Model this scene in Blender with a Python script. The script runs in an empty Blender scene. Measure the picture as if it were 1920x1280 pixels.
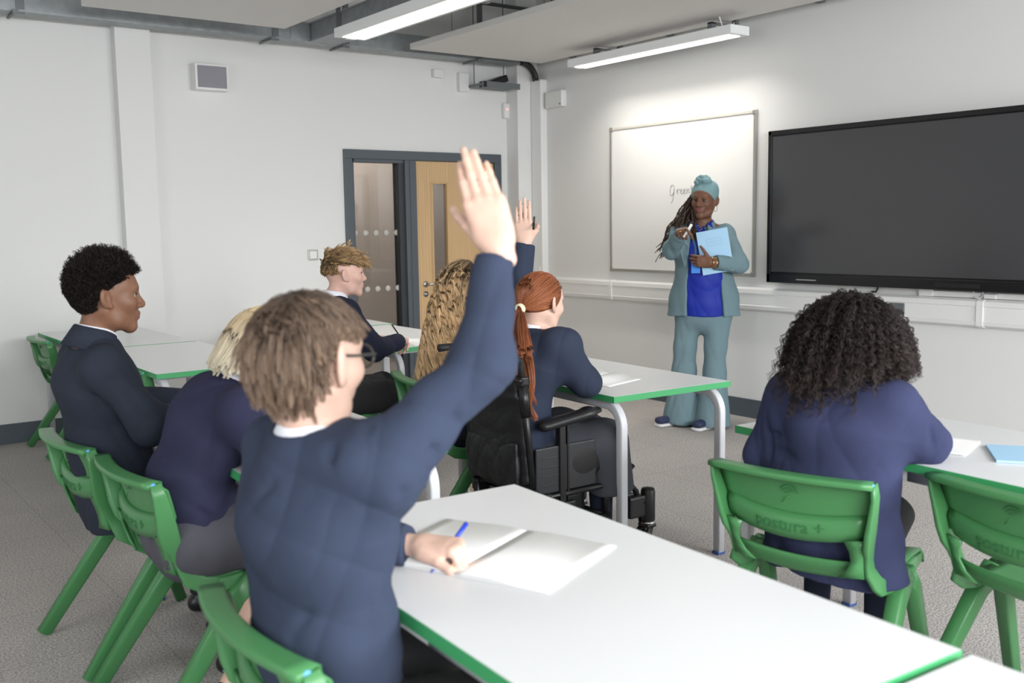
import bpy, bmesh, math, random
import numpy as np
from mathutils import Vector, Matrix, noise as mnoise

sc = bpy.context.scene
COL = sc.collection
random.seed(7)
PI = math.pi

# ------------------------------------------------------------------ camera
cam_data = bpy.data.cameras.new('camera')
cam = bpy.data.objects.new('camera', cam_data)
COL.objects.link(cam)
# columns: image right, image up, backwards (world axes: +X towards the teaching wall, +Y towards the door wall)
CR = Matrix(((0.8018, 0.0811, -0.5921), (-0.5974, 0.0839, -0.7976), (-0.0150, 0.9932, 0.1154)))
cr = CR.col[0].normalized()
cb = (CR.col[2] - cr * CR.col[2].dot(cr)).normalized()
cu = cb.cross(cr)
M4 = Matrix.Identity(4)
for i in range(3):
    M4[i][0], M4[i][1], M4[i][2] = cr[i], cu[i], cb[i]
M4.translation = (0, 0, 1.42)
cam.matrix_world = M4
cam_data.sensor_width = 36
cam_data.lens = 35.1
cam_data.clip_start = 0.05
cam_data.dof.use_dof = True
cam_data.dof.focus_distance = 4.6
cam_data.dof.aperture_fstop = 3.6
sc.camera = cam

# ------------------------------------------------------------------ world, daylight, exposure
world = bpy.data.worlds.new('world')
sc.world = world
world.use_nodes = True
bg = world.node_tree.nodes['Background']
bg.inputs[0].default_value = (0.93, 0.96, 1.0, 1)
bg.inputs[1].default_value = 0.36

def area_light(name, loc, target, sx, sy, power, color):
    d = bpy.data.lights.new(name, 'AREA')
    d.shape = 'RECTANGLE'; d.size = sx; d.size_y = sy
    d.energy = power; d.color = color
    o = bpy.data.objects.new(name, d); COL.objects.link(o)
    o.location = loc
    o.rotation_euler = (Vector(target) - Vector(loc)).to_track_quat('-Z', 'Y').to_euler()
    return o
# tall windows along the wall opposite the door wall, and one in the end wall behind the class
area_light('window_daylight', (0.1, -3.1, 2.1), (0.4, -1.95, 0.0), 3.4, 2.0, 440, (0.95, 0.975, 1.0))
area_light('window_daylight', (3.9, -3.1, 2.1), (3.6, -1.95, 0.0), 3.4, 2.0, 440, (0.95, 0.975, 1.0))
area_light('window_daylight', (-2.6, 2.4, 1.8), (2.0, 3.4, 1.2), 2.6, 1.8, 45, (0.97, 0.98, 1.0))

vs = sc.view_settings
vs.view_transform = 'Standard'
vs.look = 'None'
vs.exposure = 0.05
vs.gamma = 1.0
vs.use_curve_mapping = False
sc.cycles.max_bounces = 8
sc.cycles.diffuse_bounces = 4
sc.cycles.glossy_bounces = 3
sc.cycles.transmission_bounces = 4
sc.cycles.transparent_max_bounces = 8
sc.cycles.sample_clamp_indirect = 6
sc.cycles.use_denoising = True

# ------------------------------------------------------------------ materials
def srgb(r, g, b):
    def f(c):
        c /= 255.0
        return c / 12.92 if c <= 0.04045 else ((c + 0.055) / 1.055) ** 2.4
    return (f(r), f(g), f(b), 1.0)

def mat(name, rgb, rough=0.5, metal=0.0, spec=0.5, bump=None, mottle=None, sheen=0.0, coat=0.0):
    """bump = (scale, strength, distance); mottle = (scale, amount)"""
    m = bpy.data.materials.new(name); m.use_nodes = True
    nt = m.node_tree; p = nt.nodes['Principled BSDF']
    c = srgb(*rgb)
    p.inputs['Base Color'].default_value = c
    p.inputs['Roughness'].default_value = rough
    p.inputs['Metallic'].default_value = metal
    p.inputs['Specular IOR Level'].default_value = spec
    if sheen:
        p.inputs['Sheen Weight'].default_value = sheen
        p.inputs['Sheen Roughness'].default_value = 0.5
    if coat:
        p.inputs['Coat Weight'].default_value = coat
        p.inputs['Coat Roughness'].default_value = 0.15
    tc = nt.nodes.new('ShaderNodeTexCoord')
    if mottle:
        n = nt.nodes.new('ShaderNodeTexNoise'); n.inputs['Scale'].default_value = mottle[0]; n.inputs['Detail'].default_value = 4
        nt.links.new(tc.outputs['Object'], n.inputs['Vector'])
        r = nt.nodes.new('ShaderNodeValToRGB')
        a = mottle[1]
        r.color_ramp.elements[0].position = 0.3; r.color_ramp.elements[1].position = 0.7
        r.color_ramp.elements[0].color = (max(c[0]*(1-a), 0), max(c[1]*(1-a), 0), max(c[2]*(1-a), 0), 1)
        r.color_ramp.elements[1].color = (min(c[0]*(1+a), 1), min(c[1]*(1+a), 1), min(c[2]*(1+a), 1), 1)
        nt.links.new(n.outputs['Fac'], r.inputs['Fac'])
        nt.links.new(r.outputs['Color'], p.inputs['Base Color'])
    if bump:
        n = nt.nodes.new('ShaderNodeTexNoise'); n.inputs['Scale'].default_value = bump[0]; n.inputs['Detail'].default_value = 3
        nt.links.new(tc.outputs['Object'], n.inputs['Vector'])
        b = nt.nodes.new('ShaderNodeBump'); b.inputs['Strength'].default_value = bump[1]; b.inputs['Distance'].default_value = bump[2]
        nt.links.new(n.outputs['Fac'], b.inputs['Height'])
        nt.links.new(b.outputs['Normal'], p.inputs['Normal'])
    return m

def mat_carpet():
    m = bpy.data.materials.new('carpet'); m.use_nodes = True
    nt = m.node_tree; p = nt.nodes['Principled BSDF']
    p.inputs['Roughness'].default_value = 1.0; p.inputs['Specular IOR Level'].default_value = 0.1
    tc = nt.nodes.new('ShaderNodeTexCoord')
    n = nt.nodes.new('ShaderNodeTexNoise'); n.inputs['Scale'].default_value = 130; n.inputs['Detail'].default_value = 3
    n2 = nt.nodes.new('ShaderNodeTexNoise'); n2.inputs['Scale'].default_value = 1.5; n2.inputs['Detail'].default_value = 3
    r = nt.nodes.new('ShaderNodeValToRGB')
    r.color_ramp.elements[0].position = 0.32; r.color_ramp.elements[1].position = 0.68
    r.color_ramp.elements[0].color = srgb(146, 141, 138); r.color_ramp.elements[1].color = srgb(214, 209, 205)
    mx = nt.nodes.new('ShaderNodeMixRGB'); mx.blend_type = 'MULTIPLY'; mx.inputs[0].default_value = 0.22
    nt.links.new(tc.outputs['Object'], n.inputs['Vector']); nt.links.new(tc.outputs['Object'], n2.inputs['Vector'])
    nt.links.new(n.outputs['Fac'], r.inputs['Fac'])
    nt.links.new(r.outputs['Color'], mx.inputs[1]); nt.links.new(n2.outputs['Fac'], mx.inputs[2])
    # carpet tile joints, half a metre square
    sep = nt.nodes.new('ShaderNodeSeparateXYZ'); nt.links.new(tc.outputs['Object'], sep.inputs[0])
    b = nt.nodes.new('ShaderNodeBump'); b.inputs['Strength'].default_value = 0.8; b.inputs['Distance'].default_value = 0.004
    nt.links.new(n.outputs['Fac'], b.inputs['Height'])
    br = nt.nodes.new('ShaderNodeTexBrick'); br.offset = 0.0
    br.inputs['Scale'].default_value = 1.0; br.inputs['Brick Width'].default_value = 0.5; br.inputs['Row Height'].default_value = 0.5
    br.inputs['Mortar Size'].default_value = 0.003; br.inputs['Color1'].default_value = (1, 1, 1, 1); br.inputs['Color2'].default_value = (0.95, 0.95, 0.95, 1)
    br.inputs['Mortar'].default_value = (0.82, 0.82, 0.82, 1)
    nt.links.new(tc.outputs['Object'], br.inputs['Vector'])
    m2 = nt.nodes.new('ShaderNodeMixRGB'); m2.blend_type = 'MULTIPLY'; m2.inputs[0].default_value = 1.0
    nt.links.new(mx.outputs[0], m2.inputs[1]); nt.links.new(br.outputs['Color'], m2.inputs[2])
    nt.links.new(m2.outputs[0], p.inputs['Base Color'])
    nt.links.new(b.outputs['Normal'], p.inputs['Normal'])
    return m

def mat_oak():
    m = bpy.data.materials.new('oak_veneer'); m.use_nodes = True
    nt = m.node_tree; p = nt.nodes['Principled BSDF']; p.inputs['Roughness'].default_value = 0.45
    tc = nt.nodes.new('ShaderNodeTexCoord'); mp = nt.nodes.new('ShaderNodeMapping'); mp.inputs['Scale'].default_value = (9, 9, 0.7)
    n = nt.nodes.new('ShaderNodeTexNoise'); n.inputs['Scale'].default_value = 2.2; n.inputs['Detail'].default_value = 6; n.inputs['Distortion'].default_value = 1.2
    w = nt.nodes.new('ShaderNodeTexWave'); w.bands_direction = 'X'; w.inputs['Scale'].default_value = 1.6; w.inputs['Distortion'].default_value = 7; w.inputs['Detail'].default_value = 3
    r = nt.nodes.new('ShaderNodeValToRGB')
    r.color_ramp.elements[0].color = srgb(186, 150, 106); r.color_ramp.elements[1].color = srgb(214, 182, 138)
    mx = nt.nodes.new('ShaderNodeMixRGB'); mx.inputs[0].default_value = 0.5
    nt.links.new(tc.outputs['Object'], mp.inputs['Vector']); nt.links.new(mp.outputs[0], n.inputs['Vector']); nt.links.new(mp.outputs[0], w.inputs['Vector'])
    nt.links.new(n.outputs['Fac'], mx.inputs[1]); nt.links.new(w.outputs['Fac'], mx.inputs[2])
    nt.links.new(mx.outputs[0], r.inputs['Fac']); nt.links.new(r.outputs['Color'], p.inputs['Base Color'])
    return m

def mat_emit(name, rgb, strength):
    m = bpy.data.materials.new(name); m.use_nodes = True
    p = m.node_tree.nodes['Principled BSDF']
    p.inputs['Base Color'].default_value = (0.8, 0.8, 0.8, 1)
    p.inputs['Emission Color'].default_value = srgb(*rgb); p.inputs['Emission Strength'].default_value = strength
    return m

def mat_glass(name, rgb, rough=0.02, alpha=0.25):
    m = bpy.data.materials.new(name); m.use_nodes = True
    nt = m.node_tree; nt.nodes.remove(nt.nodes['Principled BSDF'])
    out = nt.nodes['Material Output']
    g = nt.nodes.new('ShaderNodeBsdfGlossy'); g.inputs['Roughness'].default_value = rough
    t = nt.nodes.new('ShaderNodeBsdfTransparent'); t.inputs[0].default_value = srgb(*rgb)
    f = nt.nodes.new('ShaderNodeFresnel'); f.inputs[0].default_value = 1.5
    mx = nt.nodes.new('ShaderNodeMixShader')
    nt.links.new(f.outputs[0], mx.inputs[0]); nt.links.new(t.outputs[0], mx.inputs[1]); nt.links.new(g.outputs[0], mx.inputs[2])
    nt.links.new(mx.outputs[0], out.inputs[0])
    return m

M = {}
M['wall'] = mat('wall_paint', (226, 226, 224), 0.85, spec=0.2, bump=(180, 0.05, 0.002))
M['ceil'] = mat('soffit_paint', (196, 196, 190), 0.9, spec=0.1)
M['carpet'] = mat_carpet()
M['skirt'] = mat('grey_skirting', (78, 88, 95), 0.5)
M['frame'] = mat('grey_door_frame', (80, 87, 94), 0.45)
M['reveal'] = mat('dark_frame_reveal', (50, 54, 59), 0.5)
M['oak'] = mat_oak()
M['oakbead'] = mat('oak_bead', (200, 166, 120), 0.45)
M['glass'] = mat_glass('door_glass', (205, 205, 205))
M['dot'] = mat('frosted_dot', (200, 196, 190), 0.8)
M['white'] = mat('white_plastic', (228, 228, 226), 0.4)
M['trunk'] = mat('white_trunking', (232, 232, 230), 0.35)
M['steel'] = mat('brushed_steel', (186, 186, 184), 0.3, metal=1.0)
M['galv'] = mat('galvanised_steel', (150, 155, 157), 0.45, metal=0.35, mottle=(14, 0.12))
M['galvd'] = mat('hanger_steel', (112, 116, 118), 0.5, metal=0.3)
M['raft'] = mat('acoustic_raft_felt', (222, 220, 217), 0.95, spec=0.1)
M['lamp'] = mat('luminaire_body', (236, 238, 238), 0.4)
M['lampe'] = mat_emit('luminaire_diffuser', (255, 250, 242), 4.0)
M['black'] = mat('black_plastic', (24, 24, 26), 0.4)
M['blackg'] = mat('black_gloss_bezel', (18, 18, 20), 0.25)
M['screen'] = mat('display_glass', (64, 64, 66), 0.2, spec=0.6)
M['board'] = mat('whiteboard_enamel', (240, 239, 236), 0.22, spec=0.4)
M['alu'] = mat('aluminium_trim', (178, 176, 170), 0.4, metal=0.7)
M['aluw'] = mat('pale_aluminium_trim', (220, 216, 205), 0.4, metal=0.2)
M['ink'] = mat('marker_ink', (120, 122, 124), 0.7)
M['spkg'] = mat('speaker_grille', (142, 141, 148), 0.7, bump=(900, 0.5, 0.002))
M['bluedot'] = mat('blue_sticker', (98, 170, 235), 0.5)
M['green'] = mat('green_polypropylene', (74, 134, 82), 0.34, spec=0.45, bump=(600, 0.04, 0.001))
M['greenw'] = mat('embossed_green', (54, 116, 68), 0.5)
M['edge'] = mat('green_table_edge', (64, 158, 98), 0.4)
M['top'] = mat('white_laminate', (226, 227, 228), 0.32, spec=0.4)
M['leg'] = mat('grey_table_leg', (205, 206, 210), 0.35, spec=0.5)
M['foot'] = mat('blue_foot_plug', (60, 84, 140), 0.5)
M['paper'] = mat('paper_page', (246, 246, 244), 0.8, spec=0.2)
M['bluecard'] = mat('pale_blue_card', (164, 204, 232), 0.6)
M['bluecard2'] = mat('pale_blue_line', (132, 172, 205), 0.6)
M['penblue'] = mat('blue_pen', (30, 62, 190), 0.3)
M['penclear'] = mat('clear_pen_barrel', (186, 190, 205), 0.2)
M['nylon'] = mat('black_nylon', (20, 20, 23), 0.5, spec=0.5, bump=(26, 0.35, 0.01))
M['rubber'] = mat('black_rubber', (22, 22, 23), 0.6)
M['bframe'] = mat('black_painted_steel', (20, 20, 22), 0.35)
M['chrome'] = mat('chrome', (210, 210, 212), 0.15, metal=1.0)
M['cord'] = mat('tan_cord', (176, 158, 132), 0.8)
M['led'] = mat_emit('red_led', (255, 120, 80), 1.5)

# ------------------------------------------------------------------ mesh helpers
class MB:
    def __init__(s):
        s.v = []; s.f = []; s.m = []; s.sm = []
    def add(s, verts, faces, mi=0, smooth=False):
        b = len(s.v)
        s.v.extend([tuple(v) for v in verts])
        for f in faces:
            s.f.append(tuple(i + b for i in f)); s.m.append(mi); s.sm.append(smooth)
    def bm(s, bm, mi=0, smooth=False, mtx=None):
        bm.verts.index_update()
        vs_ = [(mtx @ v.co if mtx else v.co.copy()) for v in bm.verts]
        s.add(vs_, [[v.index for v in f.verts] for f in bm.faces], mi, smooth)
        bm.free()
    def box(s, c, d, mi=0, bevel=0.0, rot=None, seg=2):
        """centre c, full sizes d, optional 3x3 rotation"""
        bm = bmesh.new(); bmesh.ops.create_cube(bm, size=1.0)
        for v in bm.verts: v.co = Vector((v.co.x * d[0], v.co.y * d[1], v.co.z * d[2]))
        if bevel > 0:
            bmesh.ops.bevel(bm, geom=list(bm.edges), offset=min(bevel, min(d) * 0.45), segments=seg, affect='EDGES', profile=0.6)
        mt = Matrix.Translation(c) @ (rot.to_4x4() if rot else Matrix.Identity(4))
        s.bm(bm, mi, False, mt)
    def bx(s, x0, x1, y0, y1, z0, z1, mi=0, bevel=0.0):
        s.box(((x0+x1)/2, (y0+y1)/2, (z0+z1)/2), (abs(x1-x0), abs(y1-y0), abs(z1-z0)), mi, bevel)
    def tube(s, pts, r, n=10, mi=0, caps=True, sq=None, up=None):
        """swept tube; r number or list; sq=(w,h) gives a rounded rectangular section"""
        P = [Vector(p) for p in pts]; k = len(P)
        R = r if isinstance(r, (list, tuple)) else [r] * k
        rings = []; pu = None
        for i in range(k):
            t = (P[min(i+1, k-1)] - P[max(i-1, 0)]).normalized()
            if pu is None:
                u = Vector(up) if up else (Vector((0, 0, 1)) if abs(t.z) < 0.9 else Vector((1, 0, 0)))
            else:
                u = pu
            u = (u - t * u.dot(t))
            if u.length < 1e-6: u = t.orthogonal()
            u.normalize(); pu = u; w = t.cross(u)
            ring = []
            for j in range(n):
                a = 2 * PI * (j + 0.5) / n
                ca, sa = math.cos(a), math.sin(a)
                if sq:
                    e = 0.35
                    ca = math.copysign(abs(ca) ** e, ca); sa = math.copysign(abs(sa) ** e, sa)
                    ring.append(P[i] + w * (ca * sq[0] / 2 * R[i]) + u * (sa * sq[1] / 2 * R[i]))
                else:
                    ring.append(P[i] + w * (ca * R[i]) + u * (sa * R[i]))
            rings.append(ring)
        vs_ = [v for ring in rings for v in ring]; fs = []
        for i in range(k - 1):
            for j in range(n):
                a, b = i*n + j, i*n + (j+1) % n
                fs.append((a, b, b + n, a + n))
        if caps:
            fs.append(tuple(range(n - 1, -1, -1))); fs.append(tuple((k-1)*n + j for j in range(n)))
        s.add(vs_, fs, mi, True)
    def lathe(s, prof, c, n=24, mi=0, axis=None):
        """profile list of (radius, height) about +Z or about the given axis"""
        q = Vector(axis).to_track_quat('Z', 'Y').to_matrix() if axis else Matrix.Identity(3)
        vs_ = []; fs = []
        for (r, h) in prof:
            for j in range(n):
                a = 2*PI*j/n
                vs_.append(Vector(c) + q @ Vector((r*math.cos(a), r*math.sin(a), h)))
        for i in range(len(prof) - 1):
            for j in range(n):
                a, b = i*n + j, i*n + (j+1) % n
                fs.append((a, b, b + n, a + n))
        s.add(vs_, fs, mi, True)
    def ball(s, c, r, mi=0, sub=2):
        bm = bmesh.new(); bmesh.ops.create_icosphere(bm, subdivisions=sub, radius=1.0)
        rr = r if isinstance(r, (tuple, list)) else (r, r, r)
        for v in bm.verts: v.co = Vector((v.co.x*rr[0], v.co.y*rr[1], v.co.z*rr[2]))
        s.bm(bm, mi, True, Matrix.Translation(c))
    def prism(s, outline, z0, z1, mi=0, frame=None):
        """outline [(u,v)] extruded along w; frame = (origin, U, V, W)"""
        o, U, V, W = frame or (Vector((0,0,0)), Vector((1,0,0)), Vector((0,1,0)), Vector((0,0,1)))
        n = len(outline)
        vs_ = [o + U*u + V*v + W*z0 for u, v in outline] + [o + U*u + V*v + W*z1 for u, v in outline]
        fs = [tuple(range(n-1, -1, -1)), tuple(range(n, 2*n))] + [(i, (i+1) % n, (i+1) % n + n, i + n) for i in range(n)]
        s.add(vs_, fs, mi, False)
    def build(s, name, mats, parent=None, origin=(0, 0, 0), autosmooth=True):
        me = bpy.data.meshes.new(name)
        o = Vector(origin)
        me.from_pydata([tuple(Vector(v) - o) for v in s.v], [], s.f)
        for m in (mats if isinstance(mats, (list, tuple)) else [mats]): me.materials.append(m)
        for p, mi, sm in zip(me.polygons, s.m, s.sm): p.material_index = mi; p.use_smooth = sm
        me.update()
        ob = bpy.data.objects.new(name, me); COL.objects.link(ob)
        if parent: ob.parent = parent
        else: ob.location = o
        return ob

def tag(o, label, cat, group=None, kind=None):
    o['label'] = label; o['category'] = cat
    if group: o['group'] = group
    if kind: o['kind'] = kind
    return o
def thing(name, label, cat, loc=(0, 0, 0), rotz=0.0, group=None):
    o = bpy.data.objects.new(name, None); COL.objects.link(o)
    o.empty_display_size = 0.1
    o.location = loc; o.rotation_euler = (0, 0, rotz)
    return tag(o, label, cat, group)
def struct(name, mb, m, label, cat='wall'):
    o = mb.build(name, m); o['kind'] = 'structure'; o['label'] = label; o['category'] = cat
    return o
def copy_thing(root, loc, rotz, label, group=None):
    c = root.copy(); COL.objects.link(c)
    c.location = loc; c.rotation_euler = (0, 0, rotz); c['label'] = label
    if group: c['group'] = group
    for ch in root.children:
        d = ch.copy(); COL.objects.link(d); d.parent = c
        for g in ch.children:
            e = g.copy(); COL.objects.link(e); e.parent = d
    return c
# ------------------------------------------------------------------ the room
YL, XR = 7.39, 5.68          # door wall plane y = YL, teaching wall plane x = XR
X0, Y0, ZC = -3.0, -3.4, 3.45
b = MB(); b.bx(X0, XR + 0.2, Y0, 10.2, -0.12, 0.0); struct('floor', b, M['carpet'], 'grey brown carpet tiles covering the classroom floor', 'floor')
b = MB(); b.bx(X0, XR + 0.2, Y0, YL + 0.15, ZC, ZC + 0.15); struct('ceiling', b, M['ceil'], 'plain pale soffit above the hanging panels', 'ceiling')
# door wall with a side light and a doorway
DX0, DX1, DXM, DZ = 3.86, 5.33, 4.43, 2.03
b = MB()
b.bx(X0, DX0, YL, YL + 0.15, 0, ZC); b.bx(DX1, XR + 0.2, YL, YL + 0.15, 0, ZC); b.bx(DX0, DX1, YL, YL + 0.15, DZ, ZC)
struct('wall_left', b, M['wall'], 'white painted wall with the oak door and wall speaker')
b = MB(); b.bx(XR, XR + 0.2, Y0, YL, 0, ZC); struct('wall_right', b, M['wall'], 'white painted teaching wall behind whiteboard and display')
# pilasters
b = MB(); b.bx(2.045, 2.285, YL - 0.10, YL, 0, ZC); struct('wall_pier', b, M['wall'], 'flat white pier running up the door wall')
b = MB(); b.bx(5.46, XR, YL - 0.17, YL, 0, ZC); struct('wall_corner', b, M['wall'], 'white boxed pier in the corner by the door')
# skirting
b = MB()
b.bx(X0, 2.045, YL - 0.016, YL, 0, 0.135); b.bx(2.045, 2.285, YL - 0.116, YL - 0.10, 0, 0.135); b.bx(2.285, DX0 - 0.07, YL - 0.016, YL, 0, 0.135)
b.bx(DX1 + 0.07, 5.46, YL - 0.016, YL, 0, 0.135)
struct('baseboard_left', b, M['skirt'], 'dark grey skirting along the door wall', 'skirting')
b = MB(); b.bx(XR - 0.016, XR, Y0, YL - 0.17, 0, 0.135); struct('baseboard_right', b, M['skirt'], 'dark grey skirting along the teaching wall', 'skirting')
# corridor beyond the glass
MC = mat('corridor_paint', (196, 188, 180), 0.8)
b = MB(); b.bx(2.2, 7.2, 9.2, 9.35, 0, 2.7); b.bx(2.2, 2.35, YL + 0.15, 9.2, 0, 2.7); b.bx(7.05, 7.2, YL + 0.15, 9.2, 0, 2.7); b.bx(2.2, 7.2, YL + 0.15, 9.35, 2.7, 2.8)
struct('wall_corridor', b, MC, 'beige corridor walls seen through the door glass')
cl = bpy.data.lights.new('corridor_lamp', 'AREA'); cl.energy = 56; cl.size = 1.2; cl.color = (1, 0.93, 0.86)
clo = bpy.data.objects.new('corridor_lamp', cl); COL.objects.link(clo); clo.location = (4.6, 8.5, 2.65)

# door frame with side light
fr = MB()
fw = 0.062
for (x0, x1, z0, z1) in ((DX0 - 0.052, DX0 + 0.022, 0, DZ - 0.05), (DX1 - 0.02, DX1 + 0.052, 0, DZ - 0.05), (DX0 - 0.052, DX1 + 0.052, DZ - 0.05, DZ + 0.025), (DXM - 0.055, DXM + 0.055, 0, DZ - 0.05)):
    fr.bx(x0, x1, YL - 0.022, YL + 0.12, z0, z1, 0, 0.004)
# inner bead round the side light
gx0, gx1 = DX0 + 0.022, DXM - 0.055
fr.bx(gx0, gx0 + 0.022, YL + 0.002, YL + 0.10, 0, DZ - 0.05); fr.bx(gx1 - 0.05, gx1, YL + 0.006, YL + 0.10, 0, DZ - 0.05, 1)
fr.bx(gx0, gx1, YL + 0.002, YL + 0.10, DZ - 0.075, DZ - 0.05); fr.bx(gx0, gx1, YL + 0.002, YL + 0.10, 0, 0.08)
fr.bx(DXM - 0.012, DXM + 0.012, YL - 0.028, YL - 0.018, 0, DZ - 0.05)
door = struct('door_frame', fr, [M['frame'], M['reveal']], 'dark grey steel frame round the side light and oak door', 'door frame')
gl = MB(); gl.bx(gx0 + 0.02, gx1 - 0.045, YL + 0.055, YL + 0.063, 0.08, DZ - 0.07)
g = gl.build('glass_pane', M['glass'], door)
for zz in (1.375, 0.905):
    for i in range(5):
        d = MB(); xx = gx0 + 0.045 + i * (gx1 - gx0 - 0.10) / 4
        d.lathe([(0.0, 0), (0.024, 0), (0.024, 0.002), (0, 0.002)], (xx, YL + 0.054, zz), 20, 0, (0, -1, 0))
        d.build('frosted_dot', M['dot'], door)
# oak door leaf with a vision panel (structure door_1)
LX0, LX1 = DXM + 0.06, DX1 - 0.024
VX0, VX1, VZ0, VZ1 = LX0 + 0.155, LX0 + 0.325, 0.78, 1.80
ly0, ly1 = YL + 0.004, YL + 0.05
d = MB()
d.bx(LX0, VX0, ly0, ly1, 0.006, DZ - 0.055); d.bx(VX1, LX1, ly0, ly1, 0.006, DZ - 0.055)
d.bx(VX0, VX1, ly0, ly1, 0.006, VZ0); d.bx(VX0, VX1, ly0, ly1, VZ1, DZ - 0.055)
leaf = struct('door_1', d, M['oak'], 'oak veneered door with narrow glass panel and steel lever', 'door')
d = MB()
for (x0, x1, z0, z1) in ((VX0 - 0.004, VX0 + 0.014, VZ0, VZ1), (VX1 - 0.014, VX1 + 0.004, VZ0, VZ1), (VX0, VX1, VZ0 - 0.004, VZ0 + 0.014), (VX0, VX1, VZ1 - 0.014, VZ1 + 0.004)):
    d.bx(x0, x1, ly0 - 0.008, ly1, z0, z1, 0, 0.003)
d.build('glazing_bead', M['oakbead'], leaf)
d = MB(); d.bx(VX0 + 0.01, VX1 - 0.01, YL + 0.024, YL + 0.030, VZ0 + 0.01, VZ1 - 0.01); d.build('vision_pane', M['glass'], leaf)
hx, hz = LX0 + 0.075, 0.925
d = MB(); d.lathe([(0, 0), (0.026, 0), (0.026, 0.008), (0.0, 0.008)], (hx, ly0, hz), 24, 0, (0, -1, 0))
d.tube([(hx, ly0, hz), (hx, ly0 - 0.045, hz), (hx + 0.015, ly0 - 0.055, hz), (hx + 0.125, ly0 - 0.055, hz + 0.004)], 0.0095, 12)
d.build('lever_handle', M['steel'], leaf)
d = MB(); d.lathe([(0, 0), (0.025, 0), (0.025, 0.007), (0.011, 0.007), (0.011, 0.016), (0, 0.016)], (hx, ly0, hz - 0.085), 24, 0, (0, -1, 0))
d.build('lock_cylinder', M['steel'], leaf)

# dado trunking along the teaching wall: three moulded bands, joint covers
tk = thing('dado_trunking', 'white plastic dado trunking along the teaching wall under board and display', 'trunking', (XR, 4.0, 0.78))
O = (XR, 4.0, 0.78)
b = MB()
prof = [(0.0, 0.787), (0.022, 0.787), (0.046, 0.800), (0.050, 0.824), (0.046, 0.828), (0.046, 0.9075), (0.050, 0.912), (0.046, 0.940), (0.022, 0.953), (0.0, 0.953)]
b.prism([(XR - u, v) for u, v in prof][::-1], -2.0, YL - 0.17, 0, (Vector((0, 0, 0)), Vector((1, 0, 0)), Vector((0, 0, 1)), Vector((0, 1, 0))))
b.build('trunking_body', M['trunk'], tk, O)
for yy in (6.20, 3.02, 1.2):
    b = MB()
    p2 = [(0.0, 0.783), (0.024, 0.783), (0.050, 0.797), (0.054, 0.82), (0.054, 0.92), (0.050, 0.944), (0.024, 0.957), (0, 0.957)]
    b.prism([(XR - u, v) for u, v in p2][::-1], yy - 0.02, yy + 0.02, 0, (Vector((0, 0, 0)), Vector((1, 0, 0)), Vector((0, 0, 1)), Vector((0, 1, 0))))
    b.build('joint_cover', M['trunk'], tk, O)
# vertical trunking near the corner, with the black cables that drop into it
vt = thing('vertical_trunking', 'white upright trunking beside the corner with a black outlet', 'trunking', (XR, 7.18, 0.95))
O = (XR, 7.18, 0.95)
b = MB(); b.bx(XR - 0.075, XR, 7.07, 7.215, 0.953, 2.70, 0, 0.012); b.build('trunking_body', M['trunk'], vt, O)
b = MB(); b.bx(XR - 0.085, XR - 0.07, 7.10, 7.19, 0.953, 1.05, 0, 0.004); b.build('joint_cover', M['trunk'], vt, O)
b = MB(); b.bx(XR - 0.060, XR - 0.012, 7.215, 7.222, 2.40, 2.52, 0, 0.003); b.build('outlet_plate', M['black'], vt, O)
b = MB(); b.bx(XR - 0.05, XR - 0.025, 7.221, 7.225, 2.455, 2.475); b.build('outlet_label', M['white'], vt, O)
for i, (dx, dy) in enumerate(((-0.02, 0.03), (-0.05, -0.03))):
    b = MB()
    pts = []
    for k in range(9):
        a = k / 8 * PI / 2
        pts.append((XR - 0.04 + dx - 0.16 * (1 - math.cos(a)), 7.14 + dy, 2.69 + 0.15 * math.sin(a)))
    b.tube(pts, 0.020, 12)
    tag(b.build('power_cable', M['black'], None, (XR, 7.14, 2.7)), ['thick black cable curving into upright trunking, nearest the teaching wall', 'thick black cable curving into upright trunking, nearer the class'][i], 'cable', 'black cables above the upright trunking')
# ------------------------------------------------------------------ things on the walls
b = MB()
wb = thing('whiteboard', 'large white dry wipe board with slim metal rim behind the teacher', 'whiteboard', (XR, 5.46, 1.03))
O = (XR, 5.46, 1.03)
wy0, wy1, wz0, wz1 = 4.705, 6.228, 1.03, 2.203
b.bx(XR - 0.014, XR - 0.002, wy0 + 0.01, wy1 - 0.01, wz0 + 0.01, wz1 - 0.01); b.build('writing_surface', M['board'], wb, O)
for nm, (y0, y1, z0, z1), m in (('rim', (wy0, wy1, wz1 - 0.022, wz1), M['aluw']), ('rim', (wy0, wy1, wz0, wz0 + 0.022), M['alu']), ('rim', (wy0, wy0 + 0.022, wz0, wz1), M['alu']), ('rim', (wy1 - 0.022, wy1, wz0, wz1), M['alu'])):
    b = MB(); b.bx(XR - 0.022, XR - 0.001, y0, y1, z0, z1, 0, 0.004); b.build(nm, m, wb, O)
for y in (wy0, wy1 - 0.03):
    for z in (wz0, wz1 - 0.03):
        b = MB(); b.bx(XR - 0.025, XR - 0.001, y - 0.003, y + 0.033, z - 0.003, z + 0.033, 0, 0.006); b.build('corner_cap', M['alu'], wb, O)
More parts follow.
